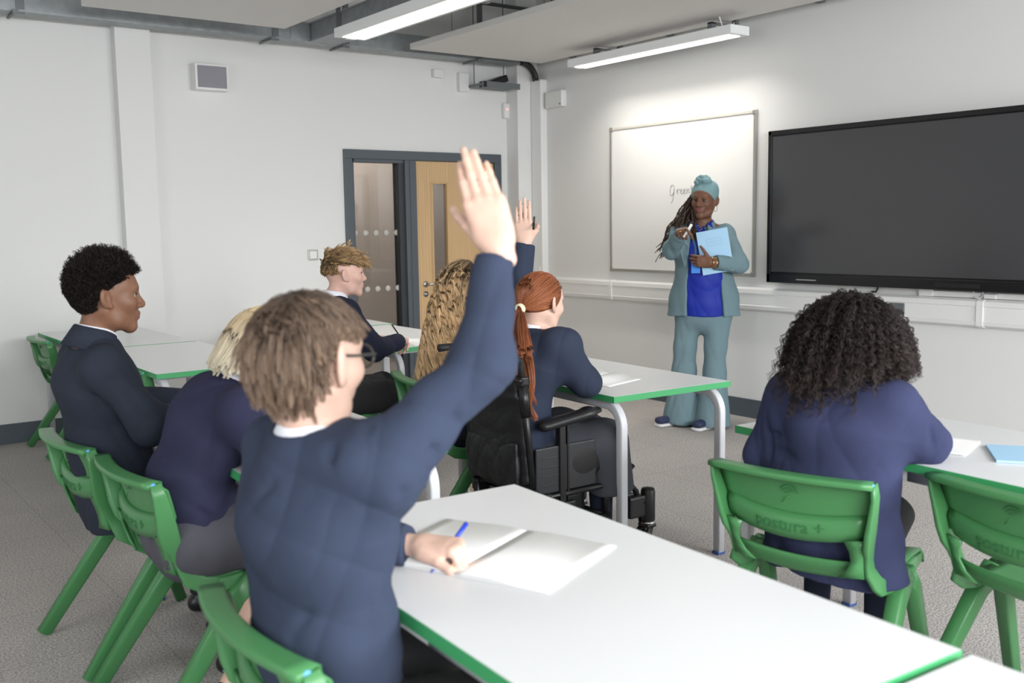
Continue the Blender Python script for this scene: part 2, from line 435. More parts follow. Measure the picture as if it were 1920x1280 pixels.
# handwriting: the word Green in thin marker (u runs with reading direction = -Y)
G = [[(.040,.075),(.030,.092),(.012,.090),(.000,.060),(.004,.028),(.020,.022),(.034,.040),(.040,.072),(.036,.030),(.026,-.010),(.010,-.030)],
     [(.062,.062),(.068,.030),(.069,.050),(.078,.062),(.090,.060)],
     [(.098,.042),(.110,.052),(.108,.064),(.098,.058),(.097,.038),(.108,.030),(.120,.038)],
     [(.126,.042),(.138,.052),(.136,.064),(.126,.058),(.125,.038),(.136,.030),(.148,.038)],
     [(.154,.062),(.157,.032),(.160,.054),(.172,.062),(.177,.034),(.186,.038)],
     [(.196,.085),(.198,.034)], [(.188,.066),(.208,.068)]]
b = MB()
for st in G:
    b.tube([(XR - 0.0150, 5.545 - u * 1.15, 1.605 + v * 1.15) for u, v in st], 0.0016, 6)
b.build('handwriting', M['ink'], wb, O)

tv = thing('display_screen', 'huge black interactive display switched off on the teaching wall', 'display', (XR, 3.55, 1.0))
O = (XR, 3.55, 1.0)
ty0, ty1, tz0, tz1 = 2.55, 4.535, 1.0, 2.035
b = MB(); b.bx(XR - 0.085, XR - 0.02, ty0, ty1, tz0, tz1, 0, 0.008); b.build('casing', M['blackg'], tv, O)
b = MB(); b.bx(XR - 0.089, XR - 0.084, ty0 + 0.035, ty1 - 0.035, tz0 + 0.075, tz1 - 0.04); b.build('screen_glass', M['screen'], tv, O)
b = MB()
for (y0, y1, z0, z1) in ((ty0, ty1, tz1 - 0.034, tz1), (ty0, ty1, tz0, tz0 + 0.065), (ty0, ty0 + 0.03, tz0, tz1), (ty1 - 0.03, ty1, tz0, tz1)):
    b.bx(XR - 0.096, XR - 0.084, y0, y1, z0, z1, 0, 0.005)
b.build('bezel', M['blackg'], tv, O)
b = MB(); b.bx(XR - 0.099, XR - 0.095, 4.12, 4.28, tz0 + 0.024, tz0 + 0.030); b.build('badge_strip', M['chrome'], tv, O)
b = MB(); b.bx(XR - 0.099, XR - 0.095, 3.0, 3.28, tz0 + 0.018, tz0 + 0.04, 0, 0.003); b.build('control_strip', M['black'], tv, O)
b = MB(); b.tube([(XR - 0.03, 3.70, 1.01), (XR - 0.035, 3.70, 0.985), (XR - 0.03, 3.715, 0.965), (XR - 0.02, 3.75, 0.965)], 0.006, 8); b.build('display_cable', M['black'], tv, O)
tag((lambda b: (b.bx(XR - 0.056, XR - 0.044, 3.50, 3.60, 0.833, 0.905, 0, 0.003), b.build('data_outlet', [M['galvd']], None, (XR - .05, 3.55, .87)))[1])(MB()), 'small dark data outlet in the dado trunking under the display', 'outlet')
b = MB()
b.tube([(XR - 0.036, 3.04 + 0.03*math.cos(a), 0.985 + 0.028*math.sin(a)) for a in np.linspace(0, 5.6, 18)], 0.004, 6)
b.bx(XR - 0.050, XR - 0.024, 2.93, 3.0, 0.958, 0.985, 0, 0.004)
tag(b.build('white_lead', M['white'], None, (XR, 3.0, 0.96)), 'coiled white lead and plug lying on the trunking under the display', 'cable')
b = MB(); b.bx(XR - 0.03, XR, 3.33, 3.42, 0.955, 1.0, 0, 0.003); b.bx(XR - 0.02, XR, 2.5, 3.33, 0.957, 0.99, 0, 0.002)
tag(b.build('mini_trunking', M['trunk'], None, (XR, 3.3, .955)), 'slim white cable duct on the wall behind the bottom of the display', 'trunking')

sp = thing('wall_speaker', 'square white loudspeaker with grey grille high on the door wall', 'speaker', (2.72, YL, 2.43))
O = (2.72, YL, 2.43)
b = MB(); b.bx(2.595, 2.845, YL - 0.10, YL, 2.435, 2.625, 0, 0.008); b.build('cabinet', M['white'], sp, O)
b = MB(); b.bx(2.612, 2.828, YL - 0.106, YL - 0.098, 2.452, 2.608, 0, 0.003); b.build('grille', M['spkg'], sp, O)
sw = thing('wall_socket', 'small square grey framed switch plate on the wall near the door', 'switch', (3.51, YL, 1.17))
b = MB(); b.bx(3.468, 3.553, YL - 0.012, YL, 1.168, 1.252, 0, 0.003); b.build('surround', M['alu'], sw, (3.51, YL, 1.17))
b = MB(); b.bx(3.481, 3.540, YL - 0.016, YL - 0.010, 1.181, 1.239, 0, 0.003); b.build('rocker', M['white'], sw, (3.51, YL, 1.17))
sw = thing('light_switch', 'brushed metal switch plate beside the door frame behind the fair haired boy', 'switch', (3.735, YL, 1.17))
b = MB(); b.bx(3.667, 3.795, YL - 0.010, YL, 1.17, 1.255, 0, 0.003); b.build('plate', M['steel'], sw, (3.735, YL, 1.17))
b = MB(); b.bx(3.69, 3.715, YL - 0.015, YL - 0.008, 1.19, 1.235, 0, 0.002); b.build('rocker', M['white'], sw, (3.735, YL, 1.17))
pir = thing('motion_sensor', 'small white motion sensor with a red light near the corner', 'sensor', (5.45, YL, 2.38))
b = MB(); b.bx(5.405, 5.475, YL - 0.05, YL, 2.375, 2.51, 0, 0.014); b.build('housing', M['white'], pir, (5.45, YL, 2.38))
b = MB(); b.ball((5.435, YL - 0.05, 2.455), 0.008); b.build('indicator_light', M['led'], pir, (5.45, YL, 2.38))
jb = thing('junction_box', 'slim cream plastic box on the teaching wall near the corner', 'box', (XR, 6.95, 2.43))
b = MB(); b.bx(XR - 0.06, XR, 6.80, 7.03, 2.44, 2.58, 0, 0.012); b.build('cover', M['white'], jb, (XR, 6.95, 2.43))
b = MB(); b.bx(XR - 0.064, XR - 0.058, 6.815, 6.83, 2.455, 2.468); b.build('indicator_window', M['galvd'], jb, (XR, 6.95, 2.43))
for (x, z, w, hh, lb) in ((4.72, 2.715, 0.10, 0.07, 'small pale junction cover high on the wall above the side light'), (4.98, 2.66, 0.10, 0.16, 'pale upright box high on the wall above the oak door')):
    b = MB(); b.bx(x - w/2, x + w/2, YL - 0.05, YL, z - hh/2, z + hh/2, 0, 0.008)
    tag(b.build('wall_box', M['wall'], None, (x, YL, z)), lb, 'box')
tr = thing('equipment_shelf', 'grey metal tray of black network gear hung by the corner ceiling', 'shelf', (5.2, YL, 2.6))
b = MB(); b.bx(5.02, 5.42, YL - 0.26, YL - 0.02, 2.615, 2.635); b.bx(5.02, 5.42, YL - 0.265, YL - 0.255, 2.60, 2.65); b.build('tray', M['galvd'], tr, (5.2, YL, 2.6))
b = MB(); b.box((5.24, YL - 0.15, 2.67), (0.18, 0.14, 0.06), 0, 0.01, Matrix.Rotation(-0.35, 3, 'Y')); b.bx(5.03, 5.06, YL - 0.27, YL - 0.2, 2.60, 2.65); b.build('equipment', M['black'], tr, (5.2, YL, 2.6))
for xx in (5.06, 5.38):
    b = MB(); b.tube([(xx, YL - 0.08, 2.62), (xx, YL - 0.08, ZC - 0.004)], 0.005, 6); b.build('hanger_rod', M['galvd'], tr, (5.2, YL, 2.6))

# ------------------------------------------------------------------ overhead: rafts, lamps, cable trays
for i, (x0, x1, y0, y1, lb) in enumerate(((1.68, 3.02, 4.0, 6.66, 'white hanging acoustic panel over the pupils by the door wall'), (4.17, 5.48, 3.0, 6.90, 'long white hanging acoustic panel over the wheelchair user and teacher'))):
    t = thing('acoustic_panel', lb, 'ceiling panel', ((x0+x1)/2, (y0+y1)/2, 2.8), 0, 'hanging acoustic panels')
    b = MB(); b.bx(x0, x1, y0, y1, 2.80, 2.845, 0, 0.004); b.build('panel', M['raft'], t, t.location)
    for (xx, yy) in ((x0 + 0.2, y0 + 0.3), (x1 - 0.2, y0 + 0.3), (x0 + 0.2, y1 - 0.3), (x1 - 0.2, y1 - 0.3)):
        b = MB(); b.tube([(xx, yy, 2.845), (xx, yy, ZC - 0.004)], 0.003, 6); b.build('suspension_wire', M['galvd'], t, t.location)
for i, (x0, x1, y0, y1, lb) in enumerate(((5.22, 5.405, 4.56, 6.24, 'lit strip lamp hanging in front of the teaching wall'), (3.10, 3.33, 4.3, 6.08, 'lit strip lamp hanging between the two white ceiling panels'))):
    z = 2.66
    t = thing('strip_lamp', lb, 'lamp', ((x0+x1)/2, (y0+y1)/2, z), 0, 'hanging strip lamps')
    b = MB(); b.bx(x0, x1, y0, y1, z, z + 0.058, 0, 0.003)
    b.build('lamp_body', M['lamp'], t, t.location)
    b = MB(); b.bx(x0 + 0.035, x1 - 0.035, y0 + 0.05, y1 - 0.05, z - 0.003, z + 0.001); b.build('diffuser', M['lampe'], t, t.location)
    b = MB(); b.bx((x0+x1)/2 - 0.04, (x0+x1)/2 + 0.03, y1 - 0.035, y1 - 0.008, z - 0.006, z + 0.002, 0, 0.002); b.build('light_sensor', M['white'], t, t.location)
    for yy in (y0 + 0.25, y1 - 0.25):
        b = MB()
        if i == 0:
            b.bx(5.29, 5.33, yy - 0.02, yy + 0.02, z + 0.057, 2.775); b.bx(5.29, 5.57, yy - 0.02, yy + 0.02, 2.767, 2.777); b.bx(5.54, 5.57, yy - 0.02, yy + 0.02, 2.767, 2.858); b.build('hanging_bracket', M['galvd'], t, t.location)
        else:
            b.tube([((x0+x1)/2, yy, z + 0.058), ((x0+x1)/2, yy, ZC - 0.004)], 0.003, 6); b.build('suspension_wire', M['galvd'], t, t.location)
    if i == 0:
        b = MB(); xc = (x0 + x1)/2
        b.tube([(x0 + 0.0 + 0.03*k, y0 + 0.10 + 0.01*k, z + 0.12 - 0.09*math.sin(k/8*PI)) for k in range(9)], 0.004, 6); b.build('flex', M['white'], t, t.location)
    # the light it throws: a shallow beam downwards
    ld = bpy.data.lights.new('lamp_light', 'AREA'); ld.shape = 'RECTANGLE'; ld.size = x1 - x0 - 0.08; ld.size_y = y1 - y0 - 0.12
    ld.energy = 11 if i == 0 else 9; ld.color = (1.0, 0.95, 0.88); ld.spread = math.radians(125)
    lo = bpy.data.objects.new('lamp_light', ld); COL.objects.link(lo); lo.location = ((x0+x1)/2, (y0+y1)/2, z - 0.012)

def tray(name, lab, x0, x1, y0, y1, z0, z1):
    t = thing(name, lab, 'cable tray', ((x0+x1)/2, (y0+y1)/2, z0), 0, 'steel cable trunking below the ceiling')
    b = MB(); b.bx(x0, x1, y0, y1, z0, z1, 0, 0.002)
    if x1 - x0 > y1 - y0:
        b.bx(x0, x1, y0 - 0.012, y0, z0 - 0.001, z0 + 0.012); b.bx(x0, x1, y0 - 0.010, y0, z1 - 0.012, z1)
    else:
        b.bx(x0 - 0.012, x0, y0, y1, z0 - 0.001, z0 + 0.012); b.bx(x0 - 0.010, x0, y0, y1, z1 - 0.012, z1)
    b.build('trunking_body', M['galv'], t, t.location)
    return t
ta = tray('cable_tray', 'long galvanised steel trunking across the top of the door wall', -1.5, 5.40, 7.10, 7.26, 2.815, 2.955)
for xx in (1.42, 3.14, 3.72, 4.98):
    b = MB(); b.bx(xx - 0.025, xx + 0.025, 7.092, 7.104, 2.80, ZC - 0.004); b.bx(xx - 0.045, xx - 0.030, 7.06, 7.30, 2.800, 2.812); b.bx(xx - 0.055, xx - 0.02, 7.045, 7.06, 2.79, 2.818)
    b.build('hanger_bracket', M['galvd'], ta, ta.location)
for xx in (3.36, 5.18):
    b = MB(); b.bx(xx - 0.10, xx + 0.0, 7.094, 7.1, 2.81, 2.955); b.build('joint_plate', M['galv'], ta, ta.location)
tb = tray('cable_tray', 'galvanised steel trunking branch running off beside the strip lamp', 3.42, 3.66, -0.5, 7.085, 2.815, 2.955)
for yy in (6.62, 5.2):
    b = MB(); b.bx(3.408, 3.42, yy - 0.025, yy + 0.025, 2.80, ZC - 0.004); b.bx(3.39, 3.70, yy - 0.045, yy - 0.03, 2.800, 2.812); b.bx(3.66, 3.70, yy - 0.05, yy - 0.01, 2.78, 2.82); b.build('hanger_bracket', M['galvd'], tb, tb.location)
td = tray('cable_tray', 'galvanised steel trunking close above the teaching wall lamp', 5.50, 5.62, 1.0, 7.05, 2.86, 2.97)
for yy in (6.75, 5.6, 4.25):
    b = MB(); b.bx(5.49, 5.50, yy - 0.025, yy + 0.025, 2.85, ZC - 0.004); b.bx(5.48, 5.66, yy - 0.04, yy + 0.01, 2.845, 2.858); b.bx(5.62, 5.66, yy - 0.10, yy - 0.05, 2.83, 2.86); b.build('hanger_bracket', M['galvd'], td, td.location)
for (p0, p1, r, lb) in (((0.5, 6.2, 3.05), (5.5, 6.2, 3.05), 0.014, 'thin steel conduit crossing above the lamps by the door wall'), ((3.9, 2.5, 3.12), (3.9, 7.3, 3.12), 0.022, 'grey pipe running under the soffit above the strip lamp'), ((0.2, 5.4, 3.14), (5.5, 5.4, 3.14), 0.02, 'steel conduit crossing above the panels in the middle of the room')):
    b = MB(); b.tube([p0, p1], r, 10); ob = b.build('conduit', M['galvd'], None, p0); tag(ob, lb, 'pipe', 'conduits under the soffit')
for (x, y, lb) in ((4.0, 6.2, 'thin rod holding the conduit nearest the long panel'), (3.75, 5.4, 'thin rod holding the middle conduit beside the pipe'), (2.9, 6.2, 'thin rod holding the conduit above the door wall panel')):
    b = MB(); b.tube([(x, y, 3.05 if y > 6 else 3.14), (x, y, ZC - 0.004)], 0.006, 6); b.bx(x - .03, x + .03, y - .02, y + .02, (3.03 if y > 6 else 3.11), (3.07 if y > 6 else 3.165))
    tag(b.build('threaded_rod', M['galvd'], None, (x, y, 3.05)), lb, 'rod', 'rods under the soffit')
# ------------------------------------------------------------------ tables
TL, TW, TZ = 1.26, 0.64, 0.75
def make_table(label, loc, rotz):
    t = thing('classroom_table', label, 'table', loc, rotz, 'white classroom tables with green edges')
    b = MB(); b.bx(-TW/2 + 0.002, TW/2 - 0.002, -TL/2 + 0.002, TL/2 - 0.002, TZ - 0.024, TZ + 0.0005); b.build('tabletop', M['top'], t)
    b = MB()
    e = 0.003
    for (x0, x1, y0, y1) in ((-TW/2, -TW/2 + e, -TL/2, TL/2), (TW/2 - e, TW/2, -TL/2, TL/2), (-TW/2, TW/2, -TL/2, -TL/2 + e), (-TW/2, TW/2, TL/2 - e, TL/2)):
        b.bx(x0, x1, y0, y1, TZ - 0.025, TZ, 0, 0.001)
    b.build('edge_band', M['edge'], t)
    for sx in (-1, 1):
        for sy in (-1, 1):
            x = sx * (TW/2 - 0.05); b = MB()
            pts = [(x, 0, 0.705)]
            R = 0.085; yo = TL/2 - 0.012
            for k in range(9):
                a = k / 8 * PI / 2
                pts.append((x, sy * (yo - R + R * math.sin(a)), 0.705 - R + R * math.cos(a)))
            pts.append((x, sy * yo, 0.012))
            b.tube(pts, 1.0, 16, 0, True, sq=(0.04, 0.034), up=(1, 0, 0))
            lg = b.build('leg', M['leg'], t)
            f = MB(); f.box((x, sy * yo, 0.007), (0.042, 0.038, 0.014), 0, 0.003); f.build('foot_plug', M['foot'], lg)
    for sy in (-1, 1):
        b = MB(); b.bx(-TW/2 + 0.06, TW/2 - 0.06, sy * 0.42 - 0.015, sy * 0.42 + 0.015, 0.69, 0.725); b.build('cross_rail', M['leg'], t)
    return t
TR = -0.052
table_big = make_table('white table with the open notebook under the raised hand boy\'s fist', (1.165, 1.43, 0), TR)
G_T = 'white classroom tables with green edges'
copy_thing(table_big, (1.095, 0.155, 0), TR, 'white table butted end to end with the open notebook table, near the camera', G_T)
copy_thing(table_big, (2.956, 3.46, 0), TR, 'white table in front of the wheelchair user', G_T)
copy_thing(table_big, (2.815, 1.53, 0), TR - 0.01, 'white table in front of the girl with big curly hair', G_T)
copy_thing(table_big, (1.35, 3.19, 0), TR, 'white table in front of the boy in the blazer and the blonde pupil', G_T)
copy_thing(table_big, (3.09, 5.43, 0), TR + 0.02, 'white table where the fair haired boy writes', G_T)
copy_thing(table_big, (3.21, 6.735, 0), TR - 0.03, 'white table between the fair haired boy\'s table and the side light', G_T)
copy_thing(table_big, (1.745, 5.36, 0), 0.0, 'empty white table behind the boy in the blazer, nearer the class', G_T)
copy_thing(table_big, (1.745, 6.645, 0), 0.0, 'empty white table pushed against the door wall beside the pier', G_T)

# ------------------------------------------------------------------ chairs: one-piece green polypropylene shells with A-shaped legs
def grid_solid(b, P, T, smooth=True, mi=0):
    """P rows x cols of points (None = hole); offset each by T (array of vectors) to make a thick sheet"""
    n, m = len(P), len(P[0])
    idx = {}; V = []; Fs = []
    for i in range(n):
        for j in range(m):
            idx[(i, j)] = len(V); V.append(Vector(P[i][j]))
    o = len(V)
    for i in range(n):
        for j in range(m): V.append(Vector(P[i][j]) + Vector(T[i][j]))
    for i in range(n - 1):
        for j in range(m - 1):
            a, c, d, e = idx[(i, j)], idx[(i, j+1)], idx[(i+1, j+1)], idx[(i+1, j)]
            Fs.append((a, c, d, e)); Fs.append((a + o, e + o, d + o, c + o))
    for j in range(m - 1):
        a, c = idx[(0, j)], idx[(0, j+1)]; Fs.append((a, a + o, c + o, c))
        a, c = idx[(n-1, j)], idx[(n-1, j+1)]; Fs.append((a, c, c + o, a + o))
    for i in range(n - 1):
        a, c = idx[(i, 0)], idx[(i+1, 0)]; Fs.append((a, c, c + o, a + o))
        a, c = idx[(i, m-1)], idx[(i+1, m-1)]; Fs.append((a, a + o, c + o, c))
    b.add(V, Fs, mi, smooth)
def lerp(a, b_, t): return a + (b_ - a) * t
def back_x(z):        # back surface: x against height
    return -0.175 - (z - 0.44) * 0.27
def back_w(z):        # half width against height
    return 0.196 + 0.036 * min(1, max(0, (z - 0.50) / 0.2))
def make_chair(label, loc, rotz):
    t = thing('school_chair', label, 'chair', loc, rotz, 'green plastic school chairs')
    # seat: dished sheet, waterfall front, rising into the back
    prof = [(0.235, 0.405), (0.228, 0.428), (0.20, 0.440), (0.12, 0.438), (0.03, 0.428), (-0.06, 0.424), (-0.12, 0.430), (-0.155, 0.450), (-0.178, 0.485)]
    P = []; T = []
    for i, (x, z) in enumerate(prof):
        row = []; tr_ = []
        for j in range(13):
            v = -1 + 2 * j / 12
            w = 0.215 if i < 7 else 0.205
            zz = z + 0.016 * v * v * (1 if 1 < i < 7 else 0.4)
            row.append((x + (0.03 * v * v if i > 5 else 0), v * w, zz)); tr_.append((0 if i < 7 else -0.004, 0, -0.009))
        P.append(row); T.append(tr_)
    b = MB(); grid_solid(b, P, T)
    for s in (-1, 1):
        b.tube([(0.215, s * 0.205, 0.422), (0.12, s * 0.214, 0.424), (0.02, s * 0.216, 0.416), (-0.06, s * 0.214, 0.412)], [0.7, 1.0, 1.0, 0.9], 10, 0, True, sq=(0.026, 0.045))
    b.build('seat', M['green'], t)
    # backrest: curved panel, returned rim, lumbar band, side posts leaving an open slot
    b = MB(); zs = [0.585, 0.60, 0.635, 0.68, 0.715, 0.735]
    P = []; T = []
    for i, z in enumerate(zs):
        row = []; tr_ = []
        for j in range(15):
            v = -1 + 2 * j / 14
            w = back_w(z)
            dz = 0.02 * v * v if i == 0 else 0
            row.append((back_x(z) + 0.034 * v * v + (0.020 if 1 < i < 5 else 0.004), v * w, z + dz * 0)); tr_.append((-0.007, 0, -0.001))
        P.append(row); T.append(tr_)
    grid_solid(b, P, T)
    # lumbar band set back of the panel
    P = []; T = []
    for z, off in ((0.548, -0.016), (0.575, -0.022), (0.605, -0.016), (0.622, 0.002)):
        row = []; tr_ = []
        for j in range(15):
            v = -1 + 2 * j / 14
            row.append((back_x(z) + off + 0.034 * v * v, v * (back_w(z) - 0.012), z + (0.022 * v * v if z < 0.6 else 0.022 * v * v))); tr_.append((0.007, 0, 0))
        P.append(row); T.append(tr_)
    grid_solid(b, P, T)
    # top rail
    pts = [(back_x(0.738) - 0.012 + 0.034 * v * v, v * back_w(0.74), 0.735) for v in np.linspace(-1, 1, 15)]
    b.tube(pts, 1.0, 12, 0, True, sq=(0.050, 0.018), up=(0, 0, 1))
    # side flanges: one run from the rail past the band and down beside the slot into the seat
    for s in (-1, 1):
        pts = []; wd = []
        for z, dx, k in ((0.738, 0.002, 0.62), (0.70, 0.002, 0.80), (0.65, 0.000, 0.98), (0.60, -0.004, 1.15), (0.560, -0.004, 1.10), (0.535, 0.004, 0.92), (0.505, 0.008, 0.86), (0.475, 0.012, 0.92)):
            pts.append((back_x(z) + 0.022 + dx, s * (back_w(z) + 0.002), z)); wd.append(k)
        for x, z, k in ((-0.140, 0.445, 1.0), (-0.105, 0.422, 1.0), (-0.05, 0.412, 0.95), (0.0, 0.414, 0.9)):
            pts.append((x, s * 0.212, z)); wd.append(k)
        b.tube(pts, wd, 12, 0, True, sq=(0.016, 0.050), up=(1, 0, 0))
        P = [[(back_x(z) + 0.004, s * (back_w(z) - 0.004), z), (back_x(z) - 0.006, s * w, z - 0.006)] for z, w in ((0.575, 0.150), (0.545, 0.163), (0.515, 0.165), (0.485, 0.150), (0.46, 0.12))]
        grid_solid(b, P, [[(0.008, 0, 0)] * 2] * 5)
    # upstand of the shell below the slot
    P = []; T = []
    for z in (0.435, 0.455, 0.478, 0.492):
        P.append([(back_x(z) + 0.002 + 0.034 * v * v * 0.7 + (0.03 if z < 0.44 else 0.008 if z < 0.46 else 0), v * 0.203, z + 0.010 * v * v) for v in np.linspace(-1, 1, 11)]); T.append([(0.008, 0, 0.002)] * 11)
    grid_solid(b, P, T)
    bk = b.build('backrest', M['green'], t)
    # raised lettering on the band and a ring mark on the panel, as moulded
    tcv = bpy.data.curves.new('lettering', 'FONT'); tcv.body = 'postura +'; tcv.size = 0.052; tcv.align_x = 'CENTER'; tcv.extrude = 0.0006
    to = bpy.data.objects.new('moulded_lettering', tcv); COL.objects.link(to)
    dg = bpy.context.evaluated_depsgraph_get(); me = bpy.data.meshes.new_from_object(to.evaluated_get(dg)); bpy.data.objects.remove(to)
    for v in me.vertices:      # text x -> -Y seen from behind (reader looks along +X)
        lx, ly, lz = v.co
        z = 0.572 + ly
        u = -lx / 0.21
        off = np.interp(z, [0.548, 0.575, 0.605, 0.622], [-0.016, -0.022, -0.016, 0.002])
        v.co = (back_x(z) + off + 0.034 * u * u - 0.0010 - lz, -lx, z + 0.022 * u * u)
    me.materials.append(M['greenw']); lo = bpy.data.objects.new('moulded_lettering', me); COL.objects.link(lo); lo.parent = bk
    b = MB()
    for k in range(3):
        r = 0.012 + 0.009 * k
        b.tube([(back_x(0.672) + 0.004, r * math.cos(a), 0.672 + r * math.sin(a)) for a in np.linspace(0.6 + PI*0.0, 2.2 + 0.3*k, 9)], 0.0014, 6)
    b.tube([(back_x(0.672) + 0.004, 0.02, 0.672 - 0.02), (back_x(0.672) + 0.004, 0.0, 0.672 + 0.0)], 0.0014, 6)
    b.build('moulded_emblem', M['greenw'], bk)
    b = MB(); yb = -back_w(0.74)
    b.lathe([(0, 0.0), (0.0072, 0.0), (0.0066, 0.0015), (0, 0.0015)], (back_x(0.738) + 0.018, yb - 0.0015, 0.736), 16, 0, (0, -1, 0)); b.build('sticker', M['bluedot'], t)
    for s in (-1, 1):
        b = MB(); b.tube([(0.045, s * 0.222, 0.425), (-0.02, s * 0.228, 0.37), (-0.285, s * 0.252, 0.006)], [1.30, 1.15, 0.90], 14, 0, True, sq=(0.040, 0.048), up=(1, 0, 0)); b.build('leg', M['green'], t)
        b = MB(); b.tube([(0.045, s * 0.222, 0.425), (0.10, s * 0.228, 0.37), (0.215, s * 0.25, 0.006)], [1.30, 1.1, 0.9], 14, 0, True, sq=(0.040, 0.044), up=(1, 0, 0)); b.build('leg', M['green'], t)
    return t
def chair_at(top, yaw):     # origin from the middle of the top rail
    d = 0.268
    return (top[0] + d * math.cos(yaw), top[1] + d * math.sin(yaw), 0)
G_C = 'green plastic school chairs'
ch0 = make_chair('green plastic chair under the boy who raises his hand', chair_at((0.594, 1.61), -0.03), -0.03)
for top, yaw, lb in (((0.715, 3.49), 0.06, 'green plastic chair under the boy in the dark blazer'),
                     ((0.75, 2.93), 0.03, 'green plastic chair under the blonde pupil'),
                     ((2.27, 3.88), -0.22, 'green plastic chair under the girl with long wavy hair'),
                     ((2.165, 1.69), 0.22, 'green plastic chair under the girl with big curly hair'),
                     ((2.420, 1.215), -0.10, 'empty green plastic chair tucked under the curly haired girl\'s table'),
                     ((1.33, 6.93), 0.02, 'empty green plastic chair at the table against the door wall'),
                     ((1.345, 6.02), 0.05, 'empty green plastic chair half hidden behind the blazer boy\'s shoulder'),
                     ((1.37, 5.12), 0.05, 'empty green plastic chair tucked in past the blazer boy\'s chest'),
                     ((2.06, 4.84), 0.02, 'green plastic chair under the fair haired boy who writes')):
    copy_thing(ch0, chair_at(top, yaw), yaw, lb, G_C)

# ------------------------------------------------------------------ paper things on the tables
def open_book(name, label, c, yaw, w, h, z, lift=0.0045, curl=0.0):
    """two leaves, w wide each, h deep; spine runs along local y"""
    t = thing(name, label, 'notebook', (c[0], c[1], z), yaw)
    for s in (-1, 1):
        P = []
        for i in range(9):
            u = i / 8
            hh = lift * math.sin(PI * min(1, u * 1.1 + 0.12)) * (1.15 - 0.6*u) + 0.003 + (curl * u * u if s < 0 else 0)
            P.append([(s * u * w, -h/2, hh), (s * u * w, h/2, hh)])
        b = MB(); grid_solid(b, P, [[(0, 0, -0.0026)] * 2] * 9, True); b.build('page_block', M['paper'], t)
    b = MB(); b.bx(-w - 0.002, w + 0.002, -h/2 - 0.002, h/2 + 0.002, 0.0, 0.0012); b.build('cover', M['paper'], t)
    return t
open_book('open_notebook', 'open white notebook lying by the hand with the blue pen', (1.150, 1.63), -1.16, 0.21, 0.30, 0.7515)
open_book('open_notebook', 'open white notebook beside the elbow of the wheelchair user', (2.83, 3.22), 0.25 - PI/2, 0.16, 0.24, 0.7515, 0.02, 0.035)
open_book('open_notebook', 'open notebook under the fair haired boy\'s writing hand', (2.99, 5.02), -1.4, 0.16, 0.22, 0.7515)
b = MB(); b.box((2.74, 1.64, 0.7535), (0.21, 0.297, 0.003), 0, 0.001, Matrix.Rotation(0.3, 3, 'Z'))
tag(b.build('paper_sheet', M['paper'], None, (2.74, 1.64, 0.7515)), 'white sheet of paper beside the curly haired girl\'s elbow', 'paper')
b = MB(); b.box((2.845, 1.31, 0.7545), (0.21, 0.297, 0.006), 0, 0.001, Matrix.Rotation(0.62, 3, 'Z'))
tag(b.build('exercise_book', M['bluecard'], None, (2.845, 1.31, 0.7515)), 'pale blue exercise book alone on the curly haired girl\'s table', 'notebook')
b = MB(); b.box((1.47, 3.19, 0.7535), (0.21, 0.297, 0.003), 0, 0.001, Matrix.Rotation(0.3, 3, 'Z'))
tag(b.build('paper_sheet', M['paper'], None, (1.47, 3.19, 0.7515)), 'white sheet of paper on the table of the blonde pupil', 'paper')
# ------------------------------------------------------------------ implicit surfaces for bodies and clothes
F32 = np.float32
def A(*v): return np.array(v if len(v) > 1 else v[0], dtype=np.float64)
def nrm(v):
    v = np.asarray(v, float); return v / (np.linalg.norm(v) + 1e-12)
def rot_ypr(yaw, pitch=0.0, roll=0.0):
    """columns: forward, left, up.  pitch > 0 looks down, roll > 0 tips to the person's right"""
    cy, sy, cp, sp, cr_, sr = math.cos(yaw), math.sin(yaw), math.cos(pitch), math.sin(pitch), math.cos(roll), math.sin(roll)
    Rz = np.array([[cy, -sy, 0], [sy, cy, 0], [0, 0, 1]]); Ry = np.array([[cp, 0, sp], [0, 1, 0], [-sp, 0, cp]])
    Rx = np.array([[1, 0, 0], [0, cr_, -sr], [0, sr, cr_]])
    return Rz @ Ry @ Rx

def smin(a, b, k):
    if k <= 0: return np.minimum(a, b)
    h = np.maximum(k - np.abs(a - b), 0) / k
    return np.minimum(a, b) - h * h * k * 0.25
def smax(a, b, k):
    return -smin(-a, -b, k)

